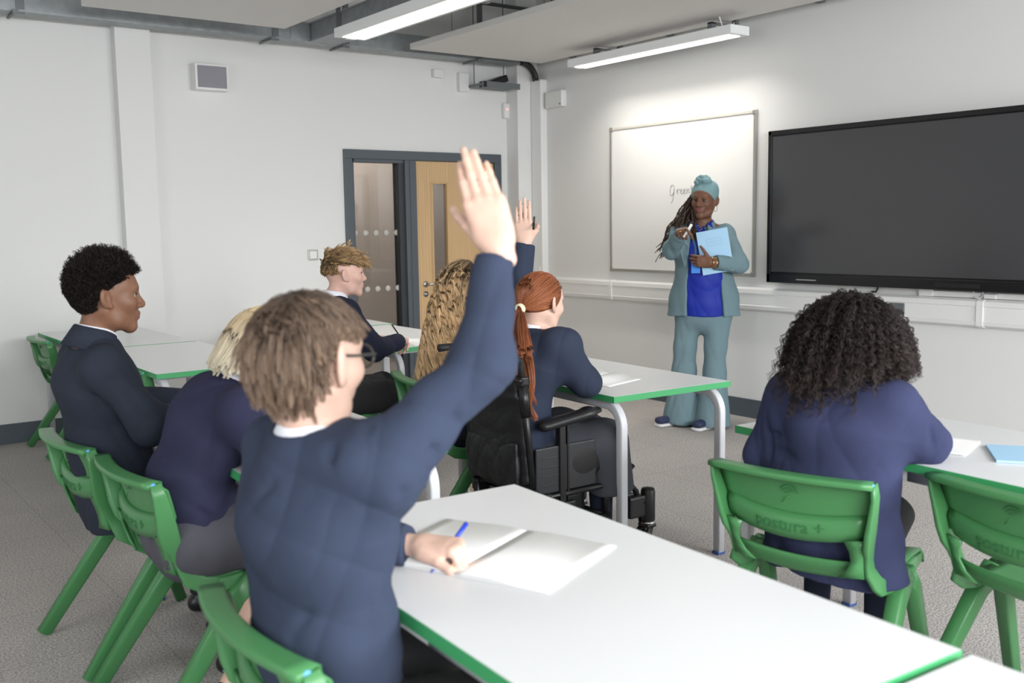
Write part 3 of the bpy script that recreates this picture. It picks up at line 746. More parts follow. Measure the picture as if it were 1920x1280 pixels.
class SDF:
    def __init__(s): s.ops = []
    def _add(s, mode, fn, k, c, r): s.ops.append((mode, fn, k, np.asarray(c, float), r)); return s
    def rc(s, a, b, r1, r2, k=0.02, mode='u'):
        a = np.asarray(a, float); b = np.asarray(b, float); ba = b - a; l2 = float(ba @ ba) + 1e-12
        def fn(P):
            pa = P - a.astype(F32); h = np.clip(pa @ ba.astype(F32) / F32(l2), 0, 1)
            q = pa - h[:, None] * ba.astype(F32)
            return np.sqrt((q * q).sum(1)) - (r1 + (r2 - r1) * h)
        return s._add(mode, fn, k, (a + b) / 2, math.sqrt(l2) / 2 + max(r1, r2))
    def chain(s, pts, rs, k=0.02, mode='u'):
        for i in range(len(pts) - 1): s.rc(pts[i], pts[i+1], rs[i], rs[i+1], k, mode)
        return s
    def ell(s, c, r, R=None, k=0.02, mode='u'):
        c = np.asarray(c, float); r = np.asarray(r, float)
        def fn(P):
            q = P - c.astype(F32)
            if R is not None: q = q @ R.astype(F32)
            u = q / r.astype(F32); k0 = np.sqrt((u * u).sum(1)); w = u / r.astype(F32); k1 = np.sqrt((w * w).sum(1)) + 1e-9
            return k0 * (k0 - 1) / k1
        return s._add(mode, fn, k, c, float(r.max()))
    def ecap(s, a, b, side, ra, rb, k=0.03, mode='u'):
        """capsule of flattened section: ra=(half width along side, half depth) at a, rb at b"""
        a = np.asarray(a, float); b = np.asarray(b, float); t = nrm(b - a)
        sd = nrm(np.asarray(side, float) - t * (np.asarray(side, float) @ t)); fr = np.cross(t, sd)
        L = float(np.linalg.norm(b - a))
        B = np.stack([sd, fr, t], 1)
        def fn(P):
            q = (P - a.astype(F32)) @ B.astype(F32)
            h = np.clip(q[:, 2] / F32(L), 0, 1)
            rs = ra[0] + (rb[0] - ra[0]) * h; rf = ra[1] + (rb[1] - ra[1]) * h
            z = q[:, 2] - h * L
            mn = np.minimum(rs, rf)
            u = q[:, 0] / rs; v = q[:, 1] / rf; w = z / mn
            k0 = np.sqrt(u*u + v*v + w*w); k1 = np.sqrt((u/rs)**2 + (v/rf)**2 + (w/mn)**2) + 1e-6
            return np.where(k0 < 0.05, -mn, k0 * (k0 - 1) / k1)
        return s._add(mode, fn, k, (a + b) / 2, L / 2 + max(ra + rb))
    def half(s, p, n, k=0.004):
        """cut away the side the normal n points to"""
        p = np.asarray(p, float); n = nrm(n)
        s.ops.append(('i', lambda P: (P - p.astype(F32)) @ n.astype(F32), k, None, None)); return s
    def warp(s, fn): s.ops.append(('f', fn, 0, None, None)); return s
    def merge(s, o): s.ops.extend(o.ops); return s
    def ev(s, P, cen=None, rad=None):
        P = P.astype(F32)
        if cen is None:
            cen = (P.min(0) + P.max(0)) / 2; rad = float(np.linalg.norm(P.max(0) - P.min(0)) / 2)
        d = np.full(len(P), 0.08, F32)
        for mode, fn, k, c, r in s.ops:
            if c is not None and np.linalg.norm(c - cen) > rad + r + k + 0.05:
                continue
            if mode == 'u': d = smin(d, fn(P).astype(F32), k)
            elif mode == 's': d = smax(d, -fn(P).astype(F32), k)
            elif mode == 'i': d = smax(d, fn(P).astype(F32), k)
            elif mode == 'f': d = fn(d, P).astype(F32)
        return d
    def evb(s, P):
        """evaluate scattered points, grouped in cells for culling"""
        key = np.floor(P / 0.14).astype(np.int64); kk = key[:, 0] * 73856093 ^ key[:, 1] * 19349663 ^ key[:, 2] * 83492791
        o = np.argsort(kk, kind='stable'); ks = kk[o]; cut = np.flatnonzero(np.diff(ks)) + 1
        d = np.empty(len(P), F32)
        for g in np.split(o, cut): d[g] = s.ev(P[g])
        return d
    def bounds(s):
        lo = np.full(3, 1e9); hi = -lo
        for mode, fn, k, c, r in s.ops:
            if mode == 'u': lo = np.minimum(lo, c - r); hi = np.maximum(hi, c + r)
        return lo, hi

def nets(S, h, pad=0.02):
    lo, hi = S.bounds(); lo = lo - pad; hi = hi + pad
    B = 8
    nb = np.ceil((hi - lo) / (h * B)).astype(int) + 1; n = nb * B
    V = np.full(n, 1.0, F32)
    sb = 3
    off = (np.stack(np.meshgrid(*[np.arange(B)] * 3, indexing='ij'), -1).reshape(-1, 3)) * h
    for i in range(0, nb[0], sb):
        for j in range(0, nb[1], sb):
            for k in range(0, nb[2], sb):
                bi = np.stack(np.meshgrid(np.arange(i, min(i+sb, nb[0])), np.arange(j, min(j+sb, nb[1])), np.arange(k, min(k+sb, nb[2])), indexing='ij'), -1).reshape(-1, 3)
                cen = lo + (bi * B + (B - 1) / 2) * h
                gc = cen.mean(0); gr = float(np.linalg.norm(cen - gc, axis=1).max()) + h * B
                if not any(m == 'u' and np.linalg.norm(c - gc) < gr + r + 0.03 for m, f, kk, c, r in S.ops): continue
                d = S.ev(cen, gc, gr)
                act = np.abs(d) < h * B * 1.35 + 0.006
                for q in np.flatnonzero(~act):
                    if d[q] < 0:
                        a = bi[q] * B; V[a[0]:a[0]+B, a[1]:a[1]+B, a[2]:a[2]+B] = -1
                q = np.flatnonzero(act)
                if len(q) == 0: continue
                P = (lo + bi[q][:, None, :] * B * h + off[None]).reshape(-1, 3)
                dv = S.ev(P, gc, gr).reshape(len(q), B, B, B)
                for t, x in enumerate(q):
                    a = bi[x] * B; V[a[0]:a[0]+B, a[1]:a[1]+B, a[2]:a[2]+B] = dv[t]
    sg = V < 0
    c8 = np.zeros(n - 1, np.int8)
    for dx in (0, 1):
        for dy in (0, 1):
            for dz in (0, 1):
                c8 += sg[dx:n[0]-1+dx, dy:n[1]-1+dy, dz:n[2]-1+dz]
    ci = np.argwhere((c8 > 0) & (c8 < 8))
    O = np.array([[x, y, z] for x in (0, 1) for y in (0, 1) for z in (0, 1)])
    vals = np.stack([V[ci[:, 0]+o[0], ci[:, 1]+o[1], ci[:, 2]+o[2]] for o in O], 1)
    acc = np.zeros((len(ci), 3)); cnt = np.zeros(len(ci))
    for a in range(8):
        for b_ in range(a + 1, 8):
            if np.abs(O[a] - O[b_]).sum() != 1: continue
            m = (vals[:, a] < 0) != (vals[:, b_] < 0)
            t = vals[m, a] / (vals[m, a] - vals[m, b_])
            acc[m] += O[a] + t[:, None] * (O[b_] - O[a]); cnt[m] += 1
    verts = lo + (ci + acc / cnt[:, None]) * h
    gi = np.full(n, -1, np.int64); gi[ci[:, 0], ci[:, 1], ci[:, 2]] = np.arange(len(ci))
    quads = []
    E = np.eye(3, dtype=int)
    for ax in range(3):
        sl0 = [slice(None)] * 3; sl1 = [slice(None)] * 3; sl0[ax] = slice(0, -1); sl1[ax] = slice(1, None)
        e = np.argwhere(sg[tuple(sl0)] != sg[tuple(sl1)])
        u, v = E[(ax + 1) % 3], E[(ax + 2) % 3]
        ok = (e[:, (ax+1) % 3] > 0) & (e[:, (ax+2) % 3] > 0); e = e[ok]
        q = np.stack([gi[tuple((e - u - v).T)], gi[tuple((e - v).T)], gi[tuple(e.T)], gi[tuple((e - u).T)]], 1)
        fl = ~sg[tuple(e.T)]
        q[fl] = q[fl][:, ::-1]
        quads.append(q[(q >= 0).all(1)])
    Q = np.concatenate(quads)
    # one Newton step onto the surface
    ep = h * 0.5; T = np.array([[1, -1, -1], [-1, -1, 1], [-1, 1, -1], [1, 1, 1]], float)
    g = np.zeros_like(verts)
    for t in T: g += t * S.evb(verts + t * ep)[:, None]
    g /= 4 * ep
    d = S.evb(verts)
    verts = verts - np.clip(d / np.maximum((g * g).sum(1), 0.3), -h, h)[:, None] * g * 0.9
    return verts, Q

def np_mesh(name, verts, quads, mats, base, parent=None, mi=None, smooth=True):
    me = bpy.data.meshes.new(name)
    nv, nf = len(verts), len(quads); w = quads.shape[1]
    me.vertices.add(nv); me.vertices.foreach_set('co', (verts - np.asarray(base)).astype(F32).ravel())
    me.loops.add(nf * w); me.loops.foreach_set('vertex_index', quads.astype(np.int32).ravel())
    me.polygons.add(nf); me.polygons.foreach_set('loop_start', np.arange(0, nf * w, w, dtype=np.int32))
    for m in (mats if isinstance(mats, (list, tuple)) else [mats]): me.materials.append(m)
    if mi is not None: me.polygons.foreach_set('material_index', mi.astype(np.int32))
    me.update(calc_edges=True); me.validate()
    me.polygons.foreach_set('use_smooth', np.full(len(me.polygons), smooth, dtype=bool))
    ob = bpy.data.objects.new(name, me); COL.objects.link(ob)
    if parent is not None: ob.parent = parent
    else: ob.location = base
    return ob

# ------------------------------------------------------------------ anatomy
class Head:
    """canonical head: x forward, y left, z up, chin at -0.115, crown at +0.115"""
    def __init__(s, c, yaw, pitch=0, roll=0, sc_=1.0): s.c = np.asarray(c, float); s.R = rot_ypr(yaw, pitch, roll); s.s = sc_
    def p(s, x, y, z): return s.c + s.R @ (np.array([x, y, z]) * s.s)
    def d(s, x, y, z): return s.R @ np.array([x, y, z], float)
    def loc(s, P): return ((P - s.c) @ s.R) / s.s

def head_sdf(S, H, full=True, nose=1.0, lips=1.0, jaw=1.0, ears=1.0):
    R, s = H.R, H.s
    e = lambda c, r, k=0.02, mode='u', Rl=None: S.ell(H.p(*c), np.array(r) * s, R if Rl is None else R @ Rl, k * s, mode)
    r_ = lambda a, b, r1, r2, k=0.02, mode='u': S.rc(H.p(*a), H.p(*b), r1 * s, r2 * s, k * s, mode)
    e((-0.012, 0, 0.032), (0.097, 0.076, 0.085), 0.02)
    e((0.028, 0, -0.022), (0.066, 0.062, 0.078), 0.03)
    e((0.045, 0, 0.045), (0.046, 0.058, 0.045), 0.03)          # forehead
    for y in (-1, 1):
        r_((-0.012, y * 0.052, -0.042), (0.02, y * 0.042 * jaw, -0.078), 0.020, 0.018, 0.03)
        r_((0.02, y * 0.042 * jaw, -0.078), (0.066, y * 0.012 * jaw, -0.100), 0.018, 0.015, 0.03)
        e((0.060, y * 0.040, -0.018), (0.024, 0.022, 0.020), 0.03)   # cheek
    e((0.073, 0, -0.098), (0.018, 0.020, 0.017), 0.02)         # chin
    e((0.076, 0, -0.058), (0.022, 0.030, 0.022), 0.02)         # muzzle
    if full:
        e((0.084, 0, 0.030), (0.012, 0.044, 0.010), 0.02)      # brow
        for y in (-1, 1):
            e((0.096, y * 0.032, 0.008), (0.016, 0.019, 0.013), 0.016, 's')
            e((0.0775, y * 0.031, 0.0180), (0.0138, 0.0165, 0.0078), 0.004)   # upper lid
            e((0.0765, y * 0.031, -0.0062), (0.0128, 0.0155, 0.0060), 0.004)   # lower lid
        r_((0.088, 0, 0.016), (0.108, 0, -0.022), 0.0075, 0.0105 * nose, 0.014)
        e((0.108, 0, -0.028), (0.011, 0.012 * nose, 0.009), 0.01)
        for y in (-1, 1): e((0.097, y * 0.013 * nose, -0.030), (0.011, 0.0085 * nose, 0.0075), 0.007)
        e((0.0945, 0, -0.0555), (0.0095, 0.022, 0.0062 * lips), 0.004)
        e((0.0925, 0, -0.0675), (0.0095, 0.019, 0.0072 * lips), 0.004)
        r_((0.106, -0.022, -0.0612), (0.106, 0.022, -0.0612), 0.0022, 0.0022, 0.003, 's')
    else:
        r_((0.088, 0, 0.016), (0.110, 0, -0.024), 0.0075, 0.011, 0.014)
        e((0.093, 0, -0.061), (0.010, 0.020, 0.012), 0.008)
    if ears:
        for y in (-1, 1):
            Re = rot_ypr(-y * 0.55, 0, 0) @ rot_ypr(0, -0.22, 0)
            e((-0.016, y * 0.0865, 0.000), (0.0205 * ears, 0.0080 * ears, 0.0335 * ears), 0.007, 'u', Re)
            e((-0.0085, y * 0.0950, 0.003), (0.0125 * ears, 0.0085 * ears, 0.021 * ears), 0.004, 's', Re)
            e((0.000, y * 0.079, -0.024), (0.0095, 0.006, 0.0105), 0.006, 'u', Re)

def hand_sdf(S, wrist, f, n, right=True, size=1.0, curl=(0.15, 0.15, 0.15, 0.15), thumb=(0.6, 0.2), spread=0.05, thumb_curl=0.3):
    """f: wrist to knuckles, n: palm normal; curl per finger index..little (radians per joint)"""
    f = nrm(f); n = np.asarray(n, float); n = nrm(n - f * (n @ f)); t = np.cross(f, n) * (1 if right else -1)
    w = np.asarray(wrist, float); z = size
    def at(a, b_, c): return w + (f * a + t * b_ + n * c) * z
    S.ecap(at(-0.03, 0, 0), at(0.012, 0, 0), t, (0.026*z, 0.019*z), (0.028*z, 0.019*z), 0.02*z)
    kn = [(0.090, 0.029), (0.094, 0.009), (0.090, -0.011), (0.082, -0.029)]
    for (a, b_) in kn:
        S.rc(at(0.012, b_ * 0.62, 0), at(a - 0.006, b_, -0.002), 0.0165*z, 0.0112*z, 0.016*z)
    S.ecap(at(0.03, 0.0, 0.002), at(0.066, -0.001, 0.0), t, (0.033*z, 0.012*z), (0.036*z, 0.0105*z), 0.014*z)
    S.ell(at(0.036, 0.022, 0.010), np.array([0.026, 0.013, 0.014])*z, np.stack([f, t, n], 1), 0.014*z)     # thenar
    S.ell(at(0.036, -0.022, 0.008), np.array([0.028, 0.011, 0.012])*z, np.stack([f, t, n], 1), 0.014*z)    # little finger side
    L = [(0.043, 0.026, 0.021), (0.048, 0.030, 0.022), (0.044, 0.028, 0.021), (0.034, 0.021, 0.019)]
    for i in range(4):
        a, b_ = kn[i]; p = at(a, b_, -0.001); ang = 0.0
        sp = spread * (1.5 - i); r = (0.0090, 0.0092, 0.0088, 0.0078)[i] * z
        S.ell(p, np.array([0.0115, 0.0105, 0.0105])*z, None, 0.006*z)
        for j in range(3):
            ang += curl[i] * (1.0, 1.15, 0.8)[j]
            d = (f * math.cos(ang) + n * math.sin(ang)); d = nrm(d + t * sp * (1 if ang < 1 else 0.2))
            q = p + d * L[i][j] * z
            S.rc(p, q, r, r * 0.91, 0.0035*z); p = q; r *= 0.91
    p = at(0.022, 0.026, 0.006); d0 = nrm(f * math.cos(thumb[0]) + t * math.sin(thumb[0]) + n * thumb[1])
    q = p + d0 * 0.042 * z; S.rc(p, q, 0.0150*z, 0.0112*z, 0.012*z)
    d1 = nrm(d0 + n * thumb_curl - t * thumb_curl * 0.6); q2 = q + d1 * 0.031 * z; S.rc(q, q2, 0.0108*z, 0.0098*z, 0.005*z)
    d2 = nrm(d1 + n * thumb_curl * 0.6 - t * thumb_curl * 0.5); q3 = q2 + d2 * 0.025 * z; S.rc(q2, q3, 0.0098*z, 0.0078*z, 0.004*z)

def arm_sdf(S, sh, el, wr, r, k=0.02):
    """bare arm, r scale of thickness"""
    sh, el, wr = map(np.asarray, (sh, el, wr))
    S.rc(sh, el, 0.046*r, 0.037*r, k); S.rc(el, el + (wr - el) * 0.35, 0.037*r, 0.037*r, k); S.rc(el + (wr - el) * 0.35, wr, 0.037*r, 0.026*r, k)

def fold_fn(seed, amp, f=16.0, axis=(0, 0, 1), stretch=0.45, mask=None):
    """soft cloth folds: warped waves, longer along the given axis"""
    rg = np.random.RandomState(seed); ax = nrm(axis)
    ks = []
    for i in range(5):
        v = rg.normal(size=3); v = v - ax * (v @ ax) * (1 - stretch); v = nrm(v) * f * rg.uniform(0.6, 1.7); ks.append((v.astype(F32), rg.uniform(0, 6.28), rg.uniform(0.5, 1)))
    wv = [nrm(rg.normal(size=3)).astype(F32) * F32(f * 0.45) for _ in range(3)]
    def fn(d, P):
        m = np.abs(d) < 0.05
        if not m.any(): return d
        Q = P[m]; w = np.stack([np.sin(Q @ wv[i] + i * 2.1) for i in range(3)], 1) * F32(0.035)
        Qw = Q + w; a = np.zeros(len(Q), F32)
        for v, ph, g in ks:
            q = np.sin(Qw @ v + F32(ph)); a += g * (1 - 2 * np.abs(q) ** 0.75)
        a = a / 1.6
        if mask is not None: a = a * mask(Q)
        d = d.copy(); d[m] = d[m] + a * F32(amp); return d
    return fn

def grooves(segs, depth=0.007, width=0.014):
    sg = [(A(a).astype(F32), A(b).astype(F32)) for a, b in segs]
    def fn(d, P):
        m = np.abs(d) < 0.04
        if not m.any(): return d
        Q = P[m]; g = np.zeros(len(Q), F32)
        for a, b in sg:
            ba = b - a; h = np.clip((Q - a) @ ba / (ba @ ba), 0, 1); q = Q - a - h[:, None] * ba
            g = np.maximum(g, np.exp(-(q * q).sum(1) / (width * width)) * (0.35 + 0.65 * np.sin(np.pi * np.clip(h, 0.05, 0.95))))
        d = d.copy(); d[m] += depth * g; return d
    return fn
# ------------------------------------------------------------------ hair
def hair_mat(name, root, tip, rough=0.42, tone=0.45, spec=0.35):
    m = bpy.data.materials.new(name); m.use_nodes = True
    nt = m.node_tree; p = nt.nodes['Principled BSDF']; p.inputs['Roughness'].default_value = rough; p.inputs['Specular IOR Level'].default_value = spec
    at_ = nt.nodes.new('ShaderNodeAttribute'); at_.attribute_name = 'strand'
    sep = nt.nodes.new('ShaderNodeSeparateColor'); nt.links.new(at_.outputs['Color'], sep.inputs[0])
    mx = nt.nodes.new('ShaderNodeMixRGB'); mx.inputs[1].default_value = srgb(*root); mx.inputs[2].default_value = srgb(*tip)
    nt.links.new(sep.outputs['Red'], mx.inputs[0])
    hv = nt.nodes.new('ShaderNodeHueSaturation'); mr = nt.nodes.new('ShaderNodeMapRange'); mr.inputs['To Min'].default_value = 1 - tone; mr.inputs['To Max'].default_value = 1 + tone
    nt.links.new(sep.outputs['Green'], mr.inputs['Value']); nt.links.new(mr.outputs[0], hv.inputs['Value'])
    nt.links.new(mx.outputs[0], hv.inputs['Color']); nt.links.new(hv.outputs[0], p.inputs['Base Color'])
    return m

def strands_mesh(paths, radii, blend, tone, sides=3):
    """paths (N,K,3); radii (N,K); blend (N,K); tone (N,) -> verts, quads, colours"""
    N, K, _ = paths.shape
    t = np.gradient(paths, axis=1); t /= np.linalg.norm(t, axis=2, keepdims=True) + 1e-9
    ref = np.where(np.abs(t[:, :, 2:3]) < 0.8, np.array([0, 0, 1.0]), np.array([1.0, 0, 0]))
    u = np.cross(t, ref); u /= np.linalg.norm(u, axis=2, keepdims=True) + 1e-9; w = np.cross(t, u)
    V = np.empty((N, K, sides, 3))
    for j in range(sides):
        a = 2 * PI * j / sides
        V[:, :, j] = paths + (u * math.cos(a) + w * math.sin(a)) * radii[:, :, None]
    idx = np.arange(N * K * sides).reshape(N, K, sides)
    q = []
    for j in range(sides):
        j2 = (j + 1) % sides
        q.append(np.stack([idx[:, :-1, j], idx[:, :-1, j2], idx[:, 1:, j2], idx[:, 1:, j]], -1).reshape(-1, 4))
    c = np.zeros((N, K, sides, 4)); c[..., 0] = blend[:, :, None]; c[..., 1] = tone[:, None, None]; c[..., 3] = 1
    return V.reshape(-1, 3), np.concatenate(q), c.reshape(-1, 4)

def add_colour(ob, c):
    a = ob.data.color_attributes.new('strand', 'FLOAT_COLOR', 'POINT'); a.data.foreach_set('color', c.astype(F32).ravel())

def skull_r(H, dirs, grow=0.0):
    """point on the scalp along canonical directions"""
    c = np.array([-0.012, 0, 0.032]); r = np.array([0.099, 0.079, 0.088]) + grow
    t = 1 / np.sqrt(((dirs / r) ** 2).sum(1)); return c + dirs * t[:, None]

def scalp_roots(rg, n, keep):
    out = []
    while sum(len(o) for o in out) < n:
        d = rg.normal(size=(n * 3, 3)); d /= np.linalg.norm(d, axis=1, keepdims=True)
        out.append(d[keep(d)])
    return np.concatenate(out)[:n]

def grow(H, rg, dirs, length, K, flow, stiff=0.5, grav=0.0, lift=0.004, collide=None, ncol=None):
    """march guides over the skull; flow(pts_canonical, normals, i, u) -> wanted direction (canonical, unit)"""
    p = skull_r(H, dirs, -0.002); N = len(p); P = np.empty((N, K, 3)); P[:, 0] = p
    c = np.array([-0.012, 0, 0.032]); r0 = np.array([0.099, 0.079, 0.088])
    nrmv = (p - c) / (r0 ** 2); nrmv /= np.linalg.norm(nrmv, axis=1, keepdims=True)
    d = nrmv.copy(); st = (length / (K - 1))[:, None]; g = H.R.T @ np.array([0, 0, -1.0])
    for i in range(1, K):
        nv = (p - c) / (r0 ** 2); nv /= np.linalg.norm(nv, axis=1, keepdims=True)
        fl = flow(p, nv, i, i / (K - 1))
        d = d * stiff + fl * (1 - stiff) + g * grav; d /= np.linalg.norm(d, axis=1, keepdims=True) + 1e-9
        p = p + d * st
        rr = r0 + lift; k0 = np.sqrt((((p - c) / rr) ** 2).sum(1)); m = k0 < 1
        p[m] = c + (p[m] - c) / k0[m, None]
        if collide is not None:
            W = H.c + (p * H.s) @ H.R.T; W2 = collide(W); p = ((W2 - H.c) @ H.R) / H.s
        P[:, i] = p
    return P

def sdf_push(S, gap):
    def fn(W):
        d = S.evb(W); m = d < gap
        if m.any():
            Q = W[m]; g = np.zeros_like(Q); T = np.array([[1, -1, -1], [-1, -1, 1], [-1, 1, -1], [1, 1, 1]], float)
            for t in T: g += t * S.evb(Q + t * 0.004)[:, None]
            g /= np.linalg.norm(g, axis=1, keepdims=True) + 1e-9
            W = W.copy(); W[m] = Q + g * (gap - d[m])[:, None]
        return W
    return fn

def clumps(rg, G, per, spread, taper=0.25, wave=(0, 0), coil=False, jit=0.15, rise=None):
    """strands round guides G (N,K,3): spread in metres at root, tapering; wave=(amplitude, turns)"""
    N, K, _ = G.shape
    t = np.gradient(G, axis=1); t /= np.linalg.norm(t, axis=2, keepdims=True) + 1e-9
    ref = np.where(np.abs(t[:, :, 2:3]) < 0.8, np.array([0, 0, 1.0]), np.array([1.0, 0, 0]))
    u = np.cross(t, ref); u /= np.linalg.norm(u, axis=2, keepdims=True) + 1e-9; w = np.cross(t, u)
    s = np.linspace(0, 1, K)[None, :]
    out = []
    ph0 = rg.uniform(0, 2 * PI, size=(N, 1)); fr0 = rg.uniform(0.8, 1.25, size=(N, 1))
    for j in range(per):
        a = rg.uniform(0, 2 * PI, size=(N, 1)); rr = spread * np.sqrt(rg.uniform(0, 1, size=(N, 1)))
        k = (1 - (1 - taper) * s ** 1.5) * np.minimum(1, 0.4 + s * 4)
        ou = rr * np.cos(a) * k; ow = rr * np.sin(a) * k
        if wave[0] > 0:
            ph = ph0 + rg.normal(0, jit, size=(N, 1)); am = wave[0] * (np.minimum(1, s * 3.0) if rise is None else np.minimum(1, (s * rise) ** 2)) * rg.uniform(0.75, 1.2, size=(N, 1))
            ou = ou + am * np.sin(2 * PI * wave[1] * fr0 * s + ph)
            ow = ow + am * (np.cos(2 * PI * wave[1] * fr0 * s + ph) if coil else 0.4 * np.sin(2 * PI * wave[1] * fr0 * s * 0.9 + ph + 1.3))
        out.append(G + u * ou[:, :, None] + w * ow[:, :, None])
    return np.concatenate(out), np.tile(np.arange(N), per)

def hair_obj(name, H, paths, rad, mat_, base, parent, rg, lock=None, blend=None, cap=None, sides=3, canonical=True, tone_lock=0.6, cap_blend=0.15):
    N, K, _ = paths.shape
    W = H.c + (paths * H.s) @ H.R.T if canonical else paths
    s = np.linspace(0, 1, K)[None, :]
    R = rad * np.sqrt(np.clip(1 - s ** 3 * 0.9, 0.02, 1)) * rg.uniform(0.7, 1.2, size=(N, 1))
    if blend is None: blend = np.repeat(s, N, 0)
    tone = rg.uniform(0, 1, size=N)
    if lock is not None:
        lt = rg.uniform(0, 1, size=lock.max() + 1); tone = tone * (1 - tone_lock) + lt[lock] * tone_lock
    V, Q, C = strands_mesh(W, R, blend, tone, sides)
    if cap is not None:
        cv, cq = cap; cc = np.zeros((len(cv), 4)); cc[:, 0] = cap_blend; cc[:, 1] = 0.3; cc[:, 3] = 1
        Q = np.concatenate([Q, cq + len(V)]); V = np.concatenate([V, cv]); C = np.concatenate([C, cc])
    ob = np_mesh(name, V, Q, mat_, base, parent)
    if len(ob.data.vertices) == len(C): add_colour(ob, C)
    return ob

def cap_mesh(H, keep_planes, grow_=0.006, h=0.006, lumps=None):
    S = SDF(); S.ell(H.p(-0.012, 0, 0.032), np.array([0.099 + grow_, 0.079 + grow_, 0.088 + grow_]) * H.s, H.R, 0.01)
    if lumps: lumps(S)
    for p, n in keep_planes: S.half(H.p(*p), H.d(*n), 0.012)
    return nets(S, h)

def collar_obj(name, nb, axis, front, r, h_, mat_, base, parent, flare=0.022, drop=0.02, gap=0.5, depth=1.0, thick=0.004):
    """folded shirt collar swept round the neck, open at the front"""
    ax = nrm(axis); fr = nrm(np.asarray(front, float) - ax * (np.asarray(front, float) @ ax)); sd = np.cross(ax, fr)
    nb = np.asarray(nb, float); b = MB(); n = 41; V = []; Fs = []
    for i in range(n):
        th = -PI + gap/2 + (2*PI - gap) * i / (n - 1)
        th2 = th + PI     # 0 at front gap edge ... measured from back
        c = math.cos(th2); s_ = math.sin(th2)      # c: towards front when th2 = 0
        fz = max(0.0, c) ** 2
        prof = [(r, -0.012), (r + 0.001, h_), (r + 0.004, h_ + 0.003), (r + 0.009, h_), (r + flare, -drop - 0.022 * fz), (r + flare - thick, -drop - 0.022 * fz - 0.002), (r + 0.004, h_ - 0.008), (r + 0.004, -0.012)]
        for (q, z) in prof:
            V.append(nb + (fr * c + sd * s_ * depth) * q + ax * (z - 0.018 * fz + 0.006))
    m = 8
    for i in range(n - 1):
        for j in range(m):
            a, d = i*m + j, i*m + (j+1) % m
            Fs.append((a, a + m, d + m, d))
    Fs.append(tuple(range(m))); Fs.append(tuple((n-1)*m + j for j in range(m))[::-1])
    b.add(V, Fs, 0, True)
    o = b.build(name, mat_, None, base); o.parent = parent; o.location = (0, 0, 0)
    return o

def eyes_obj(H, parent, base, iris=(50, 30, 20), gaze=(1, 0, 0)):
    for y in (-1, 1):
        b = MB(); bm = bmesh.new(); bmesh.ops.create_uvsphere(bm, u_segments=16, v_segments=12, radius=0.0122 * H.s)
        c = H.p(0.0760, y * 0.031, 0.0055); g = H.R @ nrm(gaze)
        fm = []
        for f in bm.faces:
            d = f.calc_center_median().normalized().dot(Vector(g)); fm.append(2 if d > 0.965 else (1 if d > 0.80 else 0))
        bm.verts.index_update()
        vs_ = [v.co + Vector(c) for v in bm.verts]
        for f, m in zip(bm.faces, fm): pass
        bb = len(b.v); b.v.extend([tuple(v) for v in vs_])
        for f, m in zip(bm.faces, fm): b.f.append(tuple(v.index + bb for v in f.verts)); b.m.append(m); b.sm.append(True)
        bm.free()
        lt = [H.p(0.0772 + 0.0138 * math.cos(a) , y * 0.031 + 0.0150 * math.sin(a), 0.0112 - 0.004 * math.sin(a) ** 2) for a in np.linspace(-1.25, 1.25, 9)]
        b2 = MB(); b2.tube(lt, [0.0006*H.s] + [0.0014*H.s] * 7 + [0.0006*H.s], 6); o2 = b2.build('eyelashes', M['pupil'], None, base); o2.parent = parent; o2.location = (0, 0, 0)
        o = b.build('eye', [M['eyew'], mat('iris', iris, 0.2), M['pupil']], None, base); o.parent = parent; o.location = (0, 0, 0)
def brows_obj(H, parent, base, mat_, r=0.0030):
    for y in (-1, 1):
        b = MB(); b.tube([H.p(0.0970 - 0.010*t*t - 0.010*t, y * (0.014 + 0.036 * t), 0.0265 + 0.009 * math.sin(t * 2.4)) for t in np.linspace(0, 1, 7)], [r*0.9*H.s, r*1.2*H.s, r*1.2*H.s, r*1.1*H.s, r*H.s, r*0.8*H.s, r*0.5*H.s], 6)
        o = b.build('eyebrow', mat_, None, base); o.parent = parent; o.location = (0, 0, 0)
M['eyew'] = mat('eye_white', (150, 142, 135), 0.4); M['pupil'] = mat('pupil', (8, 8, 8), 0.1)
def skin_mat(name, rgb, lip):
    a = mat(name, rgb, 0.48, spec=0.35, bump=(240, 0.08, 0.002), mottle=(22, 0.07)); a.node_tree.nodes['Principled BSDF'].inputs['Subsurface Weight'].default_value = 0.0
    return [a, mat(name + '_lips', lip, 0.42, spec=0.4)]
def lip_index(H, verts, quads, lips=1.0):
    c = H.loc(verts[quads].mean(1))
    m = (c[:, 0] > 0.082) & ((((c[:, 1] / 0.024) ** 2 + ((c[:, 2] + 0.0615) / (0.0135 * lips)) ** 2)) < 1)
    return m.astype(np.int32)
def nest(S, sub, k=0.03, mode='u'):
    lo, hi = sub.bounds(); c = (lo + hi) / 2; r = float(np.linalg.norm(hi - lo) / 2)
    S._add(mode, lambda P: sub.ev(P, c, 0.0 * r) if False else sub.ev(P), k, c, r); return S
def part(name, S, h, mats, root, base):
    v, q = nets(S, h)
    o = np_mesh(name, v, q, mats, base, root); return o
